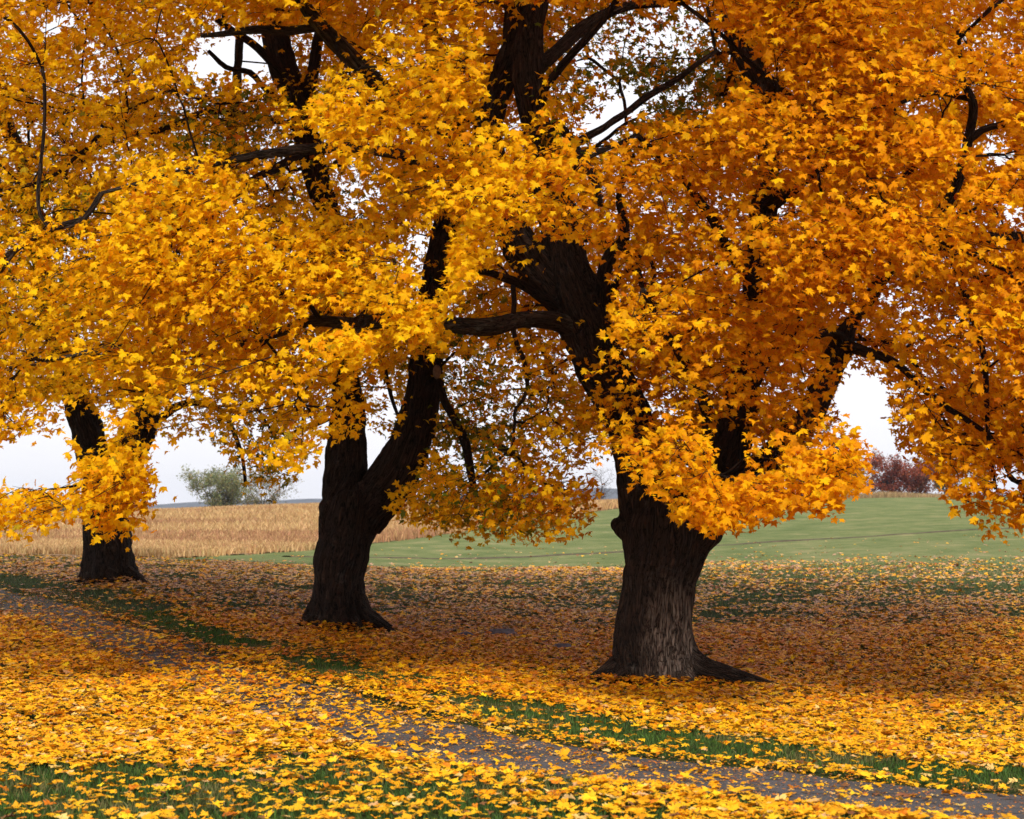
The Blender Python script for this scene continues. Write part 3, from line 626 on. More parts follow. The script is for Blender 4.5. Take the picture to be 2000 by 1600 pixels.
def owner(P):
    D = np.stack([np.hypot(P[:, 0]-axes[k][0], P[:, 1]-axes[k][1])*(0.92 if k == 'A' else 1) for k in 'ABC'], 1)
    return D.argmin(1)
def spray_set(n, layer, seed, xr=(-260, 2260), yr=(-160, 1065)):
    r = np.random.default_rng(seed)
    px = r.uniform(*xr, n*3); py = r.uniform(*yr, n*3)
    yf = np.interp(px, [-300, 300, 900, 1500, 2300], [16.2, 16.2, 15.3, 15.2, 15.6])
    if layer == 'F': Y = yf+np.abs(r.normal(0, 1.1, n*3))
    elif layer == 'M': Y = yf+3.0+r.uniform(0, 1, n*3)**0.8*np.interp(px, [-300, 300, 900, 1500, 2300], [10, 9, 6.5, 5.5, 6])
    else: Y = np.interp(px, [-300, 300, 900, 1500, 2300], [27, 26, 24.5, 22.5, 22.5])+r.uniform(0, 8, n*3)
    P = np.stack([(px-1000)*Y/F, Y, CH+(HOR-py)*Y/F], 1)
    dn = fbm(P*np.array([0.9, 0.9, 1.3]), 50+seed, 2)
    k = (dn > {'F': 0.515, 'M': 0.45, 'B': 0.465}[layer]) 
    lbj = np.zeros((len(P), 2)); lbj[:, 1] = 14
    k &= keep(P, layer, lbj)
    return P[k][:n]
def leaf_cols(P, r, layer):
    px, py = proj(P); n = len(P)
    right = np.clip((px-850)/500, 0, 1)
    right = np.clip(right+(fbm(P*0.8, 61)-0.5)*1.1, 0, 1)
    yel = pick(n, [YEL, GOLD, ORA, OLV], [8, 2.2, 0.3, 0.15], r, 0.05); ora = pick(n, [YEL, GOLD, ORA, DORA], [0.9, 5.2, 4.6, 0.2], r, 0.05)
    c = np.where((r.random(n) < right)[:, None], ora, yel)
    if layer == 'B' or layer == 'M':
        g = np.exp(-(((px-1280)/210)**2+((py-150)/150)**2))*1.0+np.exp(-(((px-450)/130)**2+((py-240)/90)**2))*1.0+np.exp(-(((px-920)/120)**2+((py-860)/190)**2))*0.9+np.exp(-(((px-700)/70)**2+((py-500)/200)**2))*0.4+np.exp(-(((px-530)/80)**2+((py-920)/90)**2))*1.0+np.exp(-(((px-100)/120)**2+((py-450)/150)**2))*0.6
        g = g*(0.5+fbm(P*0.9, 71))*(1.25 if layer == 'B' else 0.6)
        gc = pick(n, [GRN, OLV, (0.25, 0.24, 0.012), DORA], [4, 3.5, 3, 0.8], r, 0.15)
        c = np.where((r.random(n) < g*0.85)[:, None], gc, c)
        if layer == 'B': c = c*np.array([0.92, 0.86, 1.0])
    return c
SPR = {'A': [], 'B': [], 'C': []}; LV = {'A': [], 'B': [], 'C': []}
def grow(P, layer, seed, nl, size, spread, extra=False):
    r = np.random.default_rng(seed); n = len(P); ow = owner(P)
    ctr = np.array([axes['ABC'[k]] for k in ow]); outd = P-ctr; outd[:, 2] = 0; outd = nrm(outd)
    d = outd+r.normal(0, 0.55, (n, 3)); d[:, 2] = r.normal(-0.12, 0.18, n); d = nrm(d)
    side = nrm(np.cross(d, np.array([0, 0, 1.0])))
    t = r.uniform(-0.5, 0.5, (n, nl)); s = r.normal(0, 0.33, (n, nl))*(1-0.5*np.abs(t+0.1)); h = r.normal(0, 0.13, (n, nl))
    Ls = spread*r.uniform(0.75, 1.25, (n, 1))
    Q = P[:, None]+(t*Ls)[..., None]*d[:, None]+(s*Ls)[..., None]*side[:, None]
    Q[..., 2] += h*Ls-np.abs(s)*Ls*0.25-np.clip(t, 0, 1)**2*Ls*0.7
    Q = Q.reshape(-1, 3); m = len(Q); oo = np.repeat(ow, nl); od = np.repeat(outd, nl, 0)
    jit = r.normal(0, 9, (m, 2)); k = keep(Q, layer, jit) if not extra else np.ones(m, bool)
    camw = nrm(np.array([0, 0, CH])-Q)
    N_ = od*0.42+camw*np.array([0.22, 0.22, 0.1])*(0 if extra else 1)+np.array([0, 0, 0.72])+r.normal(0, 0.46, (m, 3))
    Tp = od*0.5+np.repeat(d, nl, 0)*0.4+np.array([0, 0, -0.75])+r.normal(0, 0.5, (m, 3))
    S = size*np.clip(r.normal(1, 0.28, m), 0.4, 1.6)
    col = leaf_cols(Q, r, layer)
    for i, kk in enumerate('ABC'):
        q = k & (oo == i)
        if not q.any(): continue
        hi = q & (Q[:, 1] < 20.5) & (not extra); lo = q & ~hi
        if hi.any(): LV[kk].append(leaves(Q[hi], N_[hi], Tp[hi], S[hi], col[hi], HI, 0.75, seed*7+i))
        if lo.any(): LV[kk].append(leaves(Q[lo], N_[lo], Tp[lo], S[lo], col[lo], LO, 0.75, seed*7+i+3))
        sel = ow == i
        sv = k.reshape(n, nl).mean(1); sel = sel & (sv > 0.55)
        if extra: sel = sel & (r.random(n) < 0.2)
        SPR[kk].append(np.hstack([P[sel]-d[sel]*Ls[sel]*0.12, P[sel], P[sel]+d[sel]*Ls[sel]*0.45-np.array([0, 0, 0.12])*Ls[sel], d[sel]]))
PF = spray_set(980, 'F', 1); grow(PF, 'F', 101, 92, 0.086, 1.08)
def extra_sprays(poly, n, seed, y0, y1):
    r = np.random.default_rng(seed); q = np.array(poly, float); px = r.uniform(q[:, 0].min(), q[:, 0].max(), n*6); py = r.uniform(q[:, 1].min(), q[:, 1].max(), n*6)
    k = inside(px, py, poly); px, py = px[k][:n], py[k][:n]; Y = r.uniform(y0, y1, len(px))
    P = np.stack([(px-1000)*Y/F, Y, CH+(HOR-py)*Y/F], 1); return P[keep(P, 'F', np.zeros((len(P), 2)))]
PX = np.vstack([extra_sprays([(1780,820),(2060,820),(2060,1010),(1940,1035),(1840,960)], 26, 41, 16.0, 17.6),
                extra_sprays([(-40,960),(130,950),(120,1010),(-40,1040)], 4, 42, 16.2, 17.4),
                extra_sprays([(160,780),(285,780),(285,1030),(215,1020),(165,960)], 7, 43, 16.2, 17.4),
                extra_sprays([(1320,900),(1640,900),(1640,980),(1480,1010),(1360,1010)], 16, 44, 15.8, 17.0)])
grow(PX, 'F', 104, 62, 0.088, 0.95)
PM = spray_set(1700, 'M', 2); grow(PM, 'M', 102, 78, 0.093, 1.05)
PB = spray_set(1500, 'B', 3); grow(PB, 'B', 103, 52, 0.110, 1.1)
# the crowns above and beside the frame
rr = np.random.default_rng(5)
for i, (kk, zc, rx, ry, rz, n) in enumerate((('A', 9.5, 8.0, 6.5, 8.0, 800), ('B', 10, 7, 7.5, 8.0, 800), ('C', 10.5, 8, 8, 8.0, 850))):
    u = nrm(rr.normal(0, 1, (n*4, 3))); q = rr.uniform(0.45, 1, (n*4, 1))**0.6
    P = u*q*np.array([rx, ry, rz])+np.array([axes[kk][0], axes[kk][1], zc])
    px, py = proj(P)
    k = (py < -120) | (px < -250) | (px > 2250); k &= P[:, 2] > 4.0; k &= P[:, 1] > 13.5
    P = P[k][:n]; grow(P, 'X', 200+i, 24, 0.21, 1.6, True)

# twigs and branches: every spray is joined to the nearest wood of its tree
def wood(key, seed):
    r = np.random.default_rng(seed)
    base = np.vstack([R[::2] for R in NODES[key]]); nodes = [base[:, :3]]; nb = len(base)
    S = np.vstack(SPR[key]); start = S[:, 0:3]; ax = axes[key]
    d0 = np.array([np.min(((base[:, :3]-p)**2).sum(1)) for p in start]); order = np.argsort(d0)
    cap = nb+len(S)*9+10; NP_ = np.zeros((cap, 3)); NP_[:nb] = base[:, :3]; par = np.full(cap, -1); cnt = np.zeros(cap); cur = nb; chains = []
    for i in order:
        p = start[i]; D = NP_[:cur]-p; dist = np.sqrt((D**2).sum(1))
        pen = np.where(D[:, 2] > 0.3, D[:, 2]*0.4, 0); j = int((dist+pen).argmin()); L = dist[j]
        if L > 3.2: continue
        m = int(np.clip(L/0.35, 1, 8)); ch = [j]; a = NP_[j]; off = r.normal(0, 0.09*L, 3); off[2] = abs(off[2])*1.2
        for q in range(1, m+1):
            t = q/m; pt = a*(1-t)+p*t+off*math.sin(math.pi*t)+r.normal(0, 0.025, 3)*(t < 1)
            NP_[cur] = pt; par[cur] = ch[-1]; ch.append(cur); cur += 1
        chains.append((ch, i))
    ch_n = np.zeros(cur); acc = np.zeros((cur, 3)); pr = par[:cur]; own = np.arange(nb, cur)
    for it in range(6):
        acc[:] = 0; ch_n[:] = 0; np.add.at(acc, pr[own], NP_[own]); np.add.at(ch_n, pr[own], 1)
        av = (NP_[pr[own]]*np.maximum(ch_n[own], 1)[:, None]+acc[own])/(np.maximum(ch_n[own], 1)+ch_n[own])[:, None]
        mv = own[ch_n[own] > 0]; NP_[mv] = NP_[mv]*0.45+av[ch_n[own] > 0]*0.55
    tips = [c[0][-1] for c in chains]
    for tnode in tips:
        k = tnode
        while k >= nb: cnt[k] += 1; k = par[k]
    rad = np.minimum(0.0048*np.maximum(cnt, 1)**0.45, 0.030)
    parts = []; sd_ = []
    def vis(P_):
        P_ = np.asarray(P_); jj = np.zeros((len(P_), 2)); return keep(P_, 'B', jj) | keep(P_, 'F', jj)
    idx = np.array([c[1] for c in chains]); lastp = NP_[[c[0][-1] for c in chains]]
    okc, oke = vis(S[idx, 3:6]), vis(S[idx, 6:9])
    for (ch, i), a_ok, e_ok in zip(chains, okc, oke):
        pts = NP_[ch]; ra = rad[ch].copy(); ra[0] = min(ra[0], ra[1]) if ch[0] >= nb else ra[1]
        tip = S[i, 3:6]; end = S[i, 6:9]; Q = pts; R_ = ra
        if a_ok: Q = np.vstack([Q, tip]); R_ = np.append(R_, 0.0042)
        if a_ok and e_ok: Q = np.vstack([Q, end]); R_ = np.append(R_, 0.002)
        if R_[0] > 0.007 and len(Q) > 2:
            q4 = resample(np.hstack([Q, R_[:, None]]), 0.12); Q, R_ = q4[:, :3], np.maximum(q4[:, 3], 0.0015)
        if R_[0] < 0.009 and not vis(pts[1:]).all(): continue
        v, t, b = tube(Q, R_, 6 if R_[0] > 0.012 else 5, False); parts.append((v, t, b))
        side = nrm(np.cross(S[i, 9:12], [0, 0, 1.0]))
        for q in range(3):
            o_ = pts[-1]*(1-q*0.3)+tip*(q*0.3)
            e_ = o_+side*r.choice([-1, 1])*r.uniform(0.2, 0.45)+S[i, 9:12]*r.uniform(0.1, 0.35)+np.array([0, 0, r.uniform(-0.2, 0.1)])
            sd_.append((o_, (o_+e_)/2+r.normal(0, 0.03, 3), e_))
    sk = vis([q[2] for q in sd_]) & vis([q[1] for q in sd_])
    for (o_, mid, e_), kq in zip(sd_, sk):
        if kq: parts.append(tube(np.array([o_, mid, e_]), [0.004, 0.003, 0.0016], 4, False))
    V, T, B = join(parts)
    mesh_np('twigs', V, T, M_bark, trees[key], vec=B, smooth=True)
for i, kk in enumerate('ABC'):
    wood(kk, 300+i)
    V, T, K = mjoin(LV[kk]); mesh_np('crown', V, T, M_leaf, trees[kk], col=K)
    print('crown', kk, len(T))

# ------------------------------------------------------------------ fallen leaves
def scatter(n, y0, y1, seed, margin=0.40):
    r = np.random.default_rng(seed); Y = np.sqrt(r.uniform(y0**2, y1**2, n)); X = r.uniform(-margin, margin, n)*(Y+1)
    return X, Y
def dens(X, Y):
    pd = path_dist(X, Y); P3 = np.stack([X*0.9, Y*0.9, X*0], 1); n1 = fbm(P3, 80); n2 = fbm(P3*2.2, 81)
    d = np.full(len(X), 1.0)
    pd = pd/np.interp(X, [-8, -4, -0.5], [0.62, 0.75, 1.0])
    d = np.where(np.abs(pd) < 0.93, np.interp(X, [-8, -4.8, -3, -1.6, -0.4, 1, 3.5], [0.16, 0.26, 0.50, 0.22, 0.09, 0.055, 0.045]), d)            # path
    g = np.clip(1-np.abs(pd-1.65)/1.1, 0, 1)*np.interp(X, [-8, -5, -3, -1, 0.5, 2, 5], [0.9, 0.85, 0.35, 0.45, 0.85, 0.95, 0.95])
    d = np.where(pd > 0.93, d*(1-0.93*np.clip(g*1.75-(n1-0.5)*1.6, 0, 1)), d)                                        # grass band beyond the path
    nearg = np.clip((13.0-Y)/1.5+(n1-0.5)*2.4, 0, 1)*np.interp(X, [-5, 0.2, 1.2, 5], [1, 0.75, 0.3, 0.2])
    d = np.where(pd < -0.93, d*(1-0.93*nearg), d)
    px = 1000+F*X/Y
    far = np.clip((Y-25-(n1-0.5)*4)/5, 0, 1); d = d*(1-0.52*far)
    rx = np.interp(px, [900, 1400, 2000], [47, 44, 40])
    ed = np.where(px < 1250, np.clip((46.5+(n1-0.5)*3-Y)/1.5, 0, 1), np.clip((rx+15-Y+(n1-0.5)*14)/27, 0, 1)); d = d*ed*np.where(Y > 27, np.clip(0.25+1.5*(n1-0.15), 0.2, 1.15)*np.interp(px, [1150, 1500], [1, 0.72]), 1)
    d = np.where(Y > 38, np.maximum(d, 0.012*(Y < 75)), d)
    return d*(0.75+0.5*n2)
def litter(n, y0, y1, seed, size, tmpl):
    r = np.random.default_rng(seed); X, Y = scatter(n, y0, y1, seed+7000)
    d = dens(X, Y); k = r.random(n) < d; X, Y, d = X[k], Y[k], d[k]
    pile = np.zeros(len(X))
    for b, rr_ in ((bA, 0.50), (bB, 0.40), (bC, 0.40)):
        k = np.hypot(X-b[0], Y-b[1]) > rr_; X, Y, d = X[k], Y[k], d[k]
    m = len(X); z = gz(X, Y)+0.036+r.uniform(0, 0.028, m)*d
    for b, rr_ in ((bA, 0.62), (bB, 0.5), (bC, 0.5)):
        dd = np.hypot(X-b[0], Y-b[1]); z += 0.10*np.exp(-((dd-rr_)/0.28)**2)*(0.4+0.9*fbm(np.stack([X*3, Y*3, X*0], 1), 33))
    P = np.stack([X, Y, z], 1)
    N_ = np.stack([r.normal(0, 0.17, m), r.normal(-0.03, 0.17, m), np.ones(m)], 1)
    a = r.uniform(0, 2*math.pi, m); Tp = np.stack([np.cos(a), np.sin(a), r.normal(0, 0.15, m)], 1)
    S = size*np.clip(r.normal(1.03, 0.32, m), 0.4, 1.75)
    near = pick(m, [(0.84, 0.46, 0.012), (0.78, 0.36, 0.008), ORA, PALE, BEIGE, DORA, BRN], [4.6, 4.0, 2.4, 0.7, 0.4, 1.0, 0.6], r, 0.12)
    mid = pick(m, [YEL, GOLD, ORA, DORA, BRN, (0.62, 0.20, 0.005)], [0.8, 3.4, 4.0, 1.6, 0.5, 3.0], r, 0.12)  # deeper rust orange mixed in to paint the shade around the trunk bases
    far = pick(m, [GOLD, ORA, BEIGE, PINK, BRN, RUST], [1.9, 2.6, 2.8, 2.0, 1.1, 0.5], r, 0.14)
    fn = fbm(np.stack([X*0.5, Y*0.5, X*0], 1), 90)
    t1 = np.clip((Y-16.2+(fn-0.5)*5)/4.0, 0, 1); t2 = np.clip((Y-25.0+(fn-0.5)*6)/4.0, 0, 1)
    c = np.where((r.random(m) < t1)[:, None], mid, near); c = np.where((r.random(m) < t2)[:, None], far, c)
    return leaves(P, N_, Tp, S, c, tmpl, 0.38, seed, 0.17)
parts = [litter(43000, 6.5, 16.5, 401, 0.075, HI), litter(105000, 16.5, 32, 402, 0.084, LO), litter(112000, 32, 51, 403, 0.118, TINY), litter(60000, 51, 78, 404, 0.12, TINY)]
# crumbs and torn bits of leaf on the path
r = np.random.default_rng(55); X, Y = scatter(120000, 7, 30, 56); k = np.abs(path_dist(X, Y)) < 1.0; X, Y = X[k], Y[k]; m = len(X)
parts.append(leaves(np.stack([X, Y, gz(X, Y)+0.03], 1), np.stack([r.normal(0, .2, m), r.normal(0, .2, m), np.ones(m)], 1), r.normal(0, 1, (m, 3)), r.uniform(0.012, 0.035, m), pick(m, [GOLD, ORA, DORA, BRN, BEIGE], [2, 2, 2, 3, 1], r, 0.15), TINY, 0.3, 57))
V, T, K = mjoin(parts); print('litter', len(T))
o = mesh_np('fallen_leaves', V, T, M_litter, col=K); tag(o, 'yellow and orange maple leaves strewn over the grass and path', 'leaves', kind='stuff')

# ------------------------------------------------------------------ grass
def blades(X, Y, hgt, wid, col, r, lean=0.5):
    n = len(X); z = gz(X, Y); a = r.uniform(0, 2*math.pi, n); b = r.uniform(0, 2*math.pi, n)
    w_ = wid*r.uniform(0.6, 1.3, n); h = hgt*r.uniform(0.5, 1.3, n); lx = r.normal(0, lean, n)*h; ly = r.normal(0, lean, n)*h
    c, s = np.cos(a)*w_/2, np.sin(a)*w_/2
    V = np.stack([np.stack([X-c, Y-s, z-0.01], 1), np.stack([X+c, Y+s, z-0.01], 1),
                  np.stack([X+c*0.7+lx*0.4, Y+s*0.7+ly*0.4, z+h*0.6], 1), np.stack([X-c*0.7+lx*0.4, Y-s*0.7+ly*0.4, z+h*0.6], 1),
                  np.stack([X+lx, Y+ly, z+h*(0.95)], 1)], 1).reshape(-1, 3)
    T = (np.array([[0, 1, 2], [0, 2, 3], [3, 2, 4]])[None]+(np.arange(n)*5)[:, None, None]).reshape(-1, 3)
    return V, T, np.repeat(col, 5, 0)
r = np.random.default_rng(77)
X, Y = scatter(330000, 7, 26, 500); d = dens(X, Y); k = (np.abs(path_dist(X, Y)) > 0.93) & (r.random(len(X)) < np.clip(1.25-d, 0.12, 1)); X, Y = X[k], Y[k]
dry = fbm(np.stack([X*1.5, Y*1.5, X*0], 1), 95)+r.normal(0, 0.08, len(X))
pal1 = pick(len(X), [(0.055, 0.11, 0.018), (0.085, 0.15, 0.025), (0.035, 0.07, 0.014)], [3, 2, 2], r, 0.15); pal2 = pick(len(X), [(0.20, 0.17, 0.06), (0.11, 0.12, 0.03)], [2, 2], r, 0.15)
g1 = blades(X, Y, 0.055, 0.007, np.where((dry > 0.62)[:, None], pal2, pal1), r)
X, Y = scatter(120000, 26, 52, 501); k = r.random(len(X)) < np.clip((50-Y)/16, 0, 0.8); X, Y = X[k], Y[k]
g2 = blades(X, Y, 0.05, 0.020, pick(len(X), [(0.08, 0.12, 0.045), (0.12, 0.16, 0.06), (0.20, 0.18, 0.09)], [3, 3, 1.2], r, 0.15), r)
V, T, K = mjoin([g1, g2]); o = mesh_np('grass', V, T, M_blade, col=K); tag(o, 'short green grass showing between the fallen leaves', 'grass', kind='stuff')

# ------------------------------------------------------------------ dry crop field
r = np.random.default_rng(88)
n = 150000; Y = np.exp(r.uniform(math.log(50), math.log(270), n)); X = r.uniform(-0.42, 0.12, n)*Y; px = 1000+F*X/Y
edgeY = np.interp(px, [-400, 100, 300, 500, 620, 900, 1100, 1230, 1400], [46, 47, 50, 62, 72, 96, 120, 150, 300])
k = Y > edgeY+(fbm(np.stack([X*0.3, Y*0.3, X*0], 1), 97)-0.5)*3; X, Y = X[k], Y[k]
fld = fbm(np.stack([X*0.02, Y*0.09, X*0], 1), 98, 3)+r.normal(0, 0.05, len(X))
c1 = pick(len(X), [(0.52, 0.33, 0.15), (0.62, 0.42, 0.20), (0.42, 0.24, 0.10)], [3, 2, 2], r, 0.12); c2 = pick(len(X), [(0.44, 0.25, 0.12), (0.33, 0.17, 0.085)], [2, 1], r, 0.15)
col = np.where((fld > 0.52)[:, None], c2, c1); V_ = []
for q in range(3):
    sc_ = np.clip(Y/110, 0.6, 1.6)
    V_.append(blades(X+r.normal(0, 0.12, len(X)), Y+r.normal(0, 0.12, len(X)), 0.52*np.clip(Y/110, 0.55, 1.2), 0.085*sc_, col*r.uniform(0.8, 1.15, (len(X), 1)), r, 0.3))
V, T, K = mjoin(V_); o = mesh_np('dry_crop', V, T, M_dry, col=K); tag(o, 'field of dry tan crop stalks rising behind the lawn', 'crop field', kind='stuff')
# soil of the field, seen between the stalks
fx = np.linspace(-400, 1230, 70); rows_ = []
for t in np.linspace(0, 1, 30):
    e = np.interp(fx, [-400, 100, 300, 500, 620, 900, 1100, 1230], [46, 47, 50, 62, 72, 96, 120, 150]); yy = e*(285/e)**t
    rows_.append(np.stack([(fx-1000)*yy/F, yy], 1))
R_ = np.vstack(rows_); z = gz(R_[:, 0], R_[:, 1])+0.035
i = (np.arange(29)[:, None]*70+np.arange(69)[None]).ravel()
o = mesh_np('field', np.hstack([R_, z[:, None]]), np.stack([i, i+1, i+71, i+70], 1), mat_plain('field_straw', (0.26, 0.155, 0.075), 1, 0.35, 0.4), smooth=True); tag(o, kind='structure')

# ------------------------------------------------------------------ background trees
M_far = mat_leaf('far_leaf', 0.25, 0.8, 0.05)
M_twigfar = mat_plain('far_bark', (0.075, 0.06, 0.055), 1, 0.3, 3)
def bg_tree(name, label, px, Y, ht, wd, cols, wts, nleaf, lsize, seed, group=None, shape=0.55, nbr=26, cat='tree', lift=0.15):
    r = np.random.default_rng(seed); x = (px-1000)*Y/F; b = np.array([x, Y, gz([x], [Y])[0]])
    e = empty(name, b); tag(e, label, cat, group); parts = []; ends = []
    ntr = 1 if shape > 0.5 else 4
    for s in range(ntr):
        off = r.normal(0, wd*0.10, 2)*(ntr > 1); H = ht*r.uniform(0.75, 0.95)
        P0 = np.array([[b[0]+off[0]*t*3+r.normal(0, 0.01*ht), b[1]+off[1]*t*3, b[2]-0.2+H*t] for t in np.linspace(0, 1, 7)])
        v, t_, bb = tube(P0, np.linspace(ht*0.022, ht*0.003, 7), 6, False); parts.append((v, t_, bb))
        for q in range(nbr//ntr):
            t = r.uniform(lift, 0.95); p = np.array([np.interp(t, np.linspace(0, 1, 7), P0[:, k]) for k in range(3)])
            a = r.uniform(0, 2*math.pi); L = wd*0.5*math.sqrt(max(0.05, 1-((t-shape)/(1-shape*0.6))**2))*r.uniform(0.6, 1.0)
            dv = np.array([math.cos(a), math.sin(a), r.uniform(0.35, 0.9)]); dv /= np.linalg.norm(dv)
            pts = [p]; 
            for w_ in range(4): pts.append(pts[-1]+dv*L/4+r.normal(0, 0.05*L, 3)); dv[2] *= 0.9
            v, t_, bb = tube(np.array(pts), np.linspace(ht*0.009*(1.1-t), ht*0.0015, 5), 4, False); parts.append((v, t_, bb)); ends += pts[1:]
            for w_ in range(5):
                p2 = pts[r.integers(1, 5)]; d2 = nrm(r.normal(0, 1, 3)+dv+np.array([0, 0, 0.5])); L2 = L*r.uniform(0.25, 0.5)
                p3 = p2+d2*L2*0.5; p4 = p3+d2*L2*0.5+r.normal(0, 0.06*L2, 3); ends += [p3, p4]
                v, t_, bb = tube(np.array([p2, p3, p4]), [ht*0.0028, ht*0.002, ht*0.001], 3, False); parts.append((v, t_, bb))
                for g_ in range(3):
                    p5 = p3+(p4-p3)*r.random(); p6 = p5+nrm(r.normal(0, 1, 3)+np.array([0, 0, 0.8]))*L2*0.4
                    v, t_, bb = tube(np.array([p5, (p5+p6)/2+r.normal(0, 0.02, 3), p6]), [ht*0.0013, ht*0.001, ht*0.0006], 3, False); parts.append((v, t_, bb)); ends.append(p6)
    V, T, B = join(parts); mesh_np('trunk', V, T, M_twigfar, e, smooth=True)
    if nleaf:
        E = np.array(ends); k = r.integers(0, len(E), nleaf); P = E[k]+r.normal(0, 0.035*wd, (nleaf, 3))
        c = pick(nleaf, cols, wts, r, 0.18)
        cl_ = fbm(P*0.7, seed)[:, None]; c = c*(0.75+0.5*cl_)
        mesh_np('crown', *(lambda q: (q[0], q[1]))(leaves(P, r.normal(0, 1, (nleaf, 3)), r.normal(0, 1, (nleaf, 3)), lsize*r.uniform(0.6, 1.3, nleaf), c, LO[::2], 0.3, seed)), M_far, e)
        oc = [o_ for o_ in e.children if o_.name.startswith('crown')][0]; a = oc.data.color_attributes.new('col', 'FLOAT_COLOR', 'POINT')
        c4 = np.ones((len(oc.data.vertices), 4), np.float32); c4[:, :3] = np.repeat(c, len(LO[::2])+1, 0); a.data.foreach_set('color', c4.ravel())
    return e
gh = 'bare and leafless trees on the horizon'; gr = 'autumn trees along the lawn crest'
bg_tree('field_tree', 'rounded grey-green tree on the field crest left of the middle maple, densest of its pair', 428, 255, 7.6, 10.0, [(0.15, 0.18, 0.08), (0.22, 0.23, 0.11), (0.30, 0.26, 0.10)], [3, 3, 1.5], 9500, 0.27, 901, shape=0.45, nbr=40, lift=0.08)
bg_tree('field_tree', 'thinner olive-grey tree on the field crest just right of the dense rounded one', 508, 260, 6.8, 8.4, [(0.16, 0.16, 0.08), (0.26, 0.21, 0.09)], [2, 2], 3600, 0.24, 902, shape=0.45, nbr=36, lift=0.1)
bg_tree('bare_tree', 'bare grey tree on the field crest just left of the largest maple trunk', 1175, 232, 6.2, 5.6, [], [], 0, 0, 903, gh, 0.6, 34)
bg_tree('bare_tree', 'thin leafless tree on the field crest, seen left of the bare grey one', 1140, 240, 5.2, 4.2, [], [], 0, 0, 904, gh, 0.6, 26)
bg_tree('bare_tree', 'tallest leafless tree rising above the red shrubs on the lawn crest', 1703, 240, 8.2, 5.4, [(0.25, 0.22, 0.10)], [1], 260, 0.2, 905, gh, 0.6, 34)
bg_tree('bare_tree', 'slender leafless tree with few olive leaves at the left end of the lawn crest thicket', 1672, 236, 5.6, 4.6, [(0.22, 0.22, 0.10)], [1], 900, 0.2, 906, gh, 0.6, 28)
bg_tree('red_tree', 'dark red leafed tree, broadest of the thicket on the lawn crest', 1745, 228, 5.6, 7.0, [(0.27, 0.06, 0.035), (0.36, 0.10, 0.045), (0.16, 0.05, 0.035)], [3, 2, 2], 7000, 0.27, 907, gr, 0.42, 40)
bg_tree('red_tree', 'smaller brown-red tree at the right flank of the broad red one', 1790, 230, 4.9, 5.8, [(0.30, 0.09, 0.045), (0.20, 0.08, 0.04)], [3, 2], 4500, 0.25, 908, gr, 0.42, 34)
bg_tree('olive_tree', 'olive-yellow tree on the lawn crest at the right of the red trees', 1850, 232, 6.6, 7.0, [(0.17, 0.15, 0.05), (0.27, 0.19, 0.05), (0.10, 0.10, 0.04)], [3, 2, 2], 5000, 0.25, 909, gr, 0.5, 36)
bg_tree('shrub', 'low russet shrub at the left end of the lawn crest thicket', 1640, 222, 3.9, 6.6, [(0.20, 0.08, 0.05), (0.22, 0.13, 0.07)], [2, 2], 4000, 0.24, 910, gr, 0.4, 30, 'shrub')
bg_tree('shrub', 'grey-brown thicket shrub low between the russet shrub and the largest maple', 1590, 226, 3.4, 6.4, [(0.17, 0.11, 0.08)], [2], 3200, 0.22, 911, gr, 0.4, 30, 'shrub')
bg_tree('shrub', 'dull green bush on the horizon at the far left behind the hanging leaves', 105, 250, 3.0, 7.0, [(0.10, 0.12, 0.06), (0.20, 0.15, 0.06)], [2, 1], 2200, 0.24, 912, None, 0.4, 30, 'shrub')
bg_tree('red_tree', 'distant crimson-leaved tree glimpsed through the left crowns', 372, 48, 8.9, 6.0, [(0.30, 0.03, 0.02), (0.36, 0.08, 0.02)], [2, 1], 1, 0.2, 913, None, 0.6, 6) if False else None
# tan grass fringe below the thicket
r = np.random.default_rng(99); n = 12000; px = r.normal(1720, 85, n); Y = r.uniform(208, 226, n)+(fbm(np.stack([px*0.03, px*0, px*0], 1), 12)-0.5)*22
X = (px-1000)*Y/F; g = blades(X, Y, 0.8*(1.1-np.clip(np.abs(px-1720)/260, 0, 0.8)), 0.07, pick(n, [(0.40, 0.27, 0.13), (0.3, 0.2, 0.1)], [2, 1], r, 0.15), r, 0.3)
o = mesh_np('tall_grass', *g[:2], M_dry, col=g[2]); tag(o, 'fringe of tall tan grass along the foot of the thicket on the lawn crest', 'grass', kind='stuff')

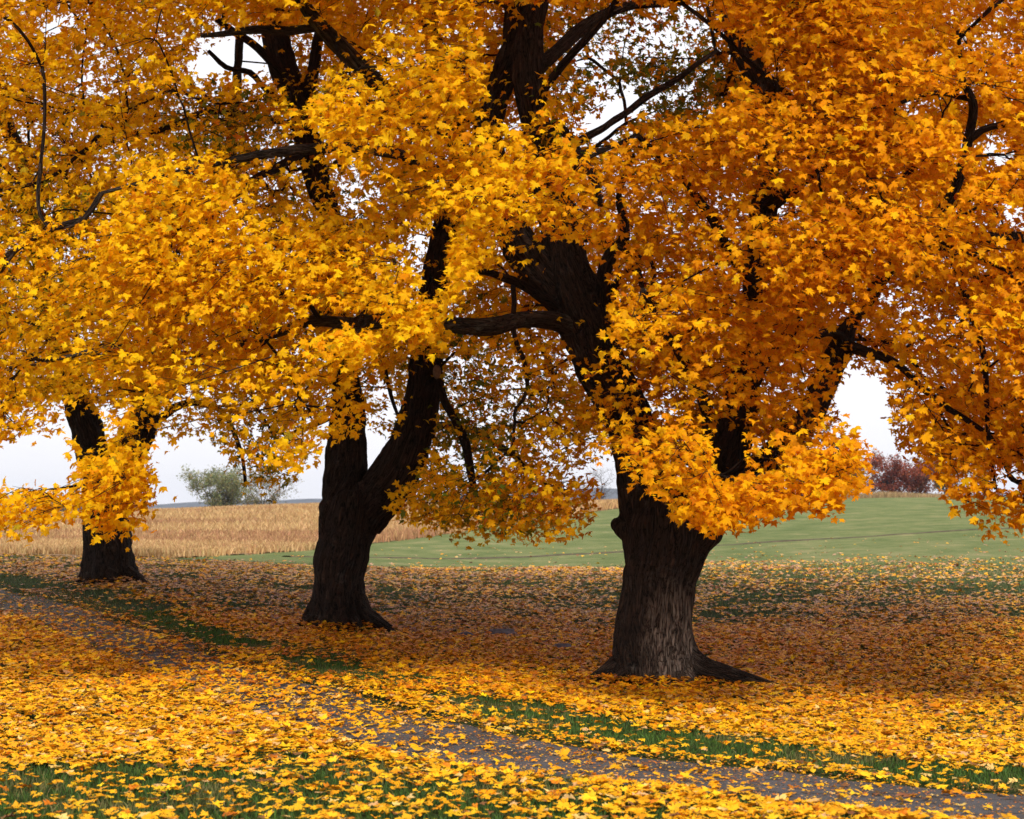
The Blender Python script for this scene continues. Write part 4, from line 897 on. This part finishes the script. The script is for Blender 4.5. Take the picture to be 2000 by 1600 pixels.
# ------------------------------------------------------------------ rocks
M_rock = mat_plain('grey_stone', (0.13, 0.12, 0.15), 0.9, 0.4, 9, 0.03)
def rock(px, py, Y, w_, h_, seed, label):
    p = at(px, py, Y); p[2] = gz([p[0]], [Y])[0]
    u, v = np.meshgrid(np.linspace(0, 2*math.pi, 28, endpoint=False), np.linspace(-0.5*math.pi+0.01, 0.5*math.pi-0.01, 16))
    D = np.stack([np.cos(u)*np.cos(v), np.sin(u)*np.cos(v), np.sin(v)], -1).reshape(-1, 3)
    rr_ = 1+(fbm(D*1.6+seed, seed, 4)-0.5)*0.9; V = D*rr_[:, None]*np.array([w_/2, w_*0.35, h_*0.6])
    V[:, 2] += h_*0.2
    i = (np.arange(15)[:, None]*28+np.arange(28)[None]).ravel(); j = (np.arange(15)[:, None]*28+(np.arange(28)[None]+1) % 28).ravel()
    o = mesh_np('rock', V, np.stack([i, j, j+28, i+28], 1), M_rock); o.location = tuple(p); tag(o, label, 'rock', 'rocks in the leaves between the maples')
rock(982, 1236, 25.5, 0.46, 0.17, 5, 'largest pale grey rock lying in the leaves between the middle and right maples')
rock(1096, 1262, 23.8, 0.32, 0.14, 8, 'bluish grey rock nearest to the right maple, in the fallen leaves')
rock(912, 1243, 25.0, 0.26, 0.12, 9, 'small dark rock between the middle maple roots and the largest rock')
rock(800, 1238, 25.2, 0.22, 0.10, 12, 'tiny dark rock at the tip of the middle maple root')

# ------------------------------------------------------------------ haze
def haze():
    x0, x1, y0, y1, z0, z1 = -14000, 14000, -60, 3800, -60, 60
    V = np.array([(x, y, z) for x in (x0, x1) for y in (y0, y1) for z in (z0, z1)])
    Fq = np.array([(0, 1, 3, 2), (4, 6, 7, 5), (0, 4, 5, 1), (2, 3, 7, 6), (0, 2, 6, 4), (1, 5, 7, 3)])
    m, N, L = newmat('haze_air'); p = N.new('ShaderNodeVolumePrincipled'); p.inputs['Color'].default_value = (0.74, 0.82, 1.0, 1)
    p.inputs['Density'].default_value = 0.00010; o_ = N.new('ShaderNodeOutputMaterial'); L.new(p.outputs[0], o_.inputs['Volume'])
    tag(mesh_np('haze', V, Fq, m), 'thin pale haze over the distant hills', 'haze', kind='stuff')
haze()
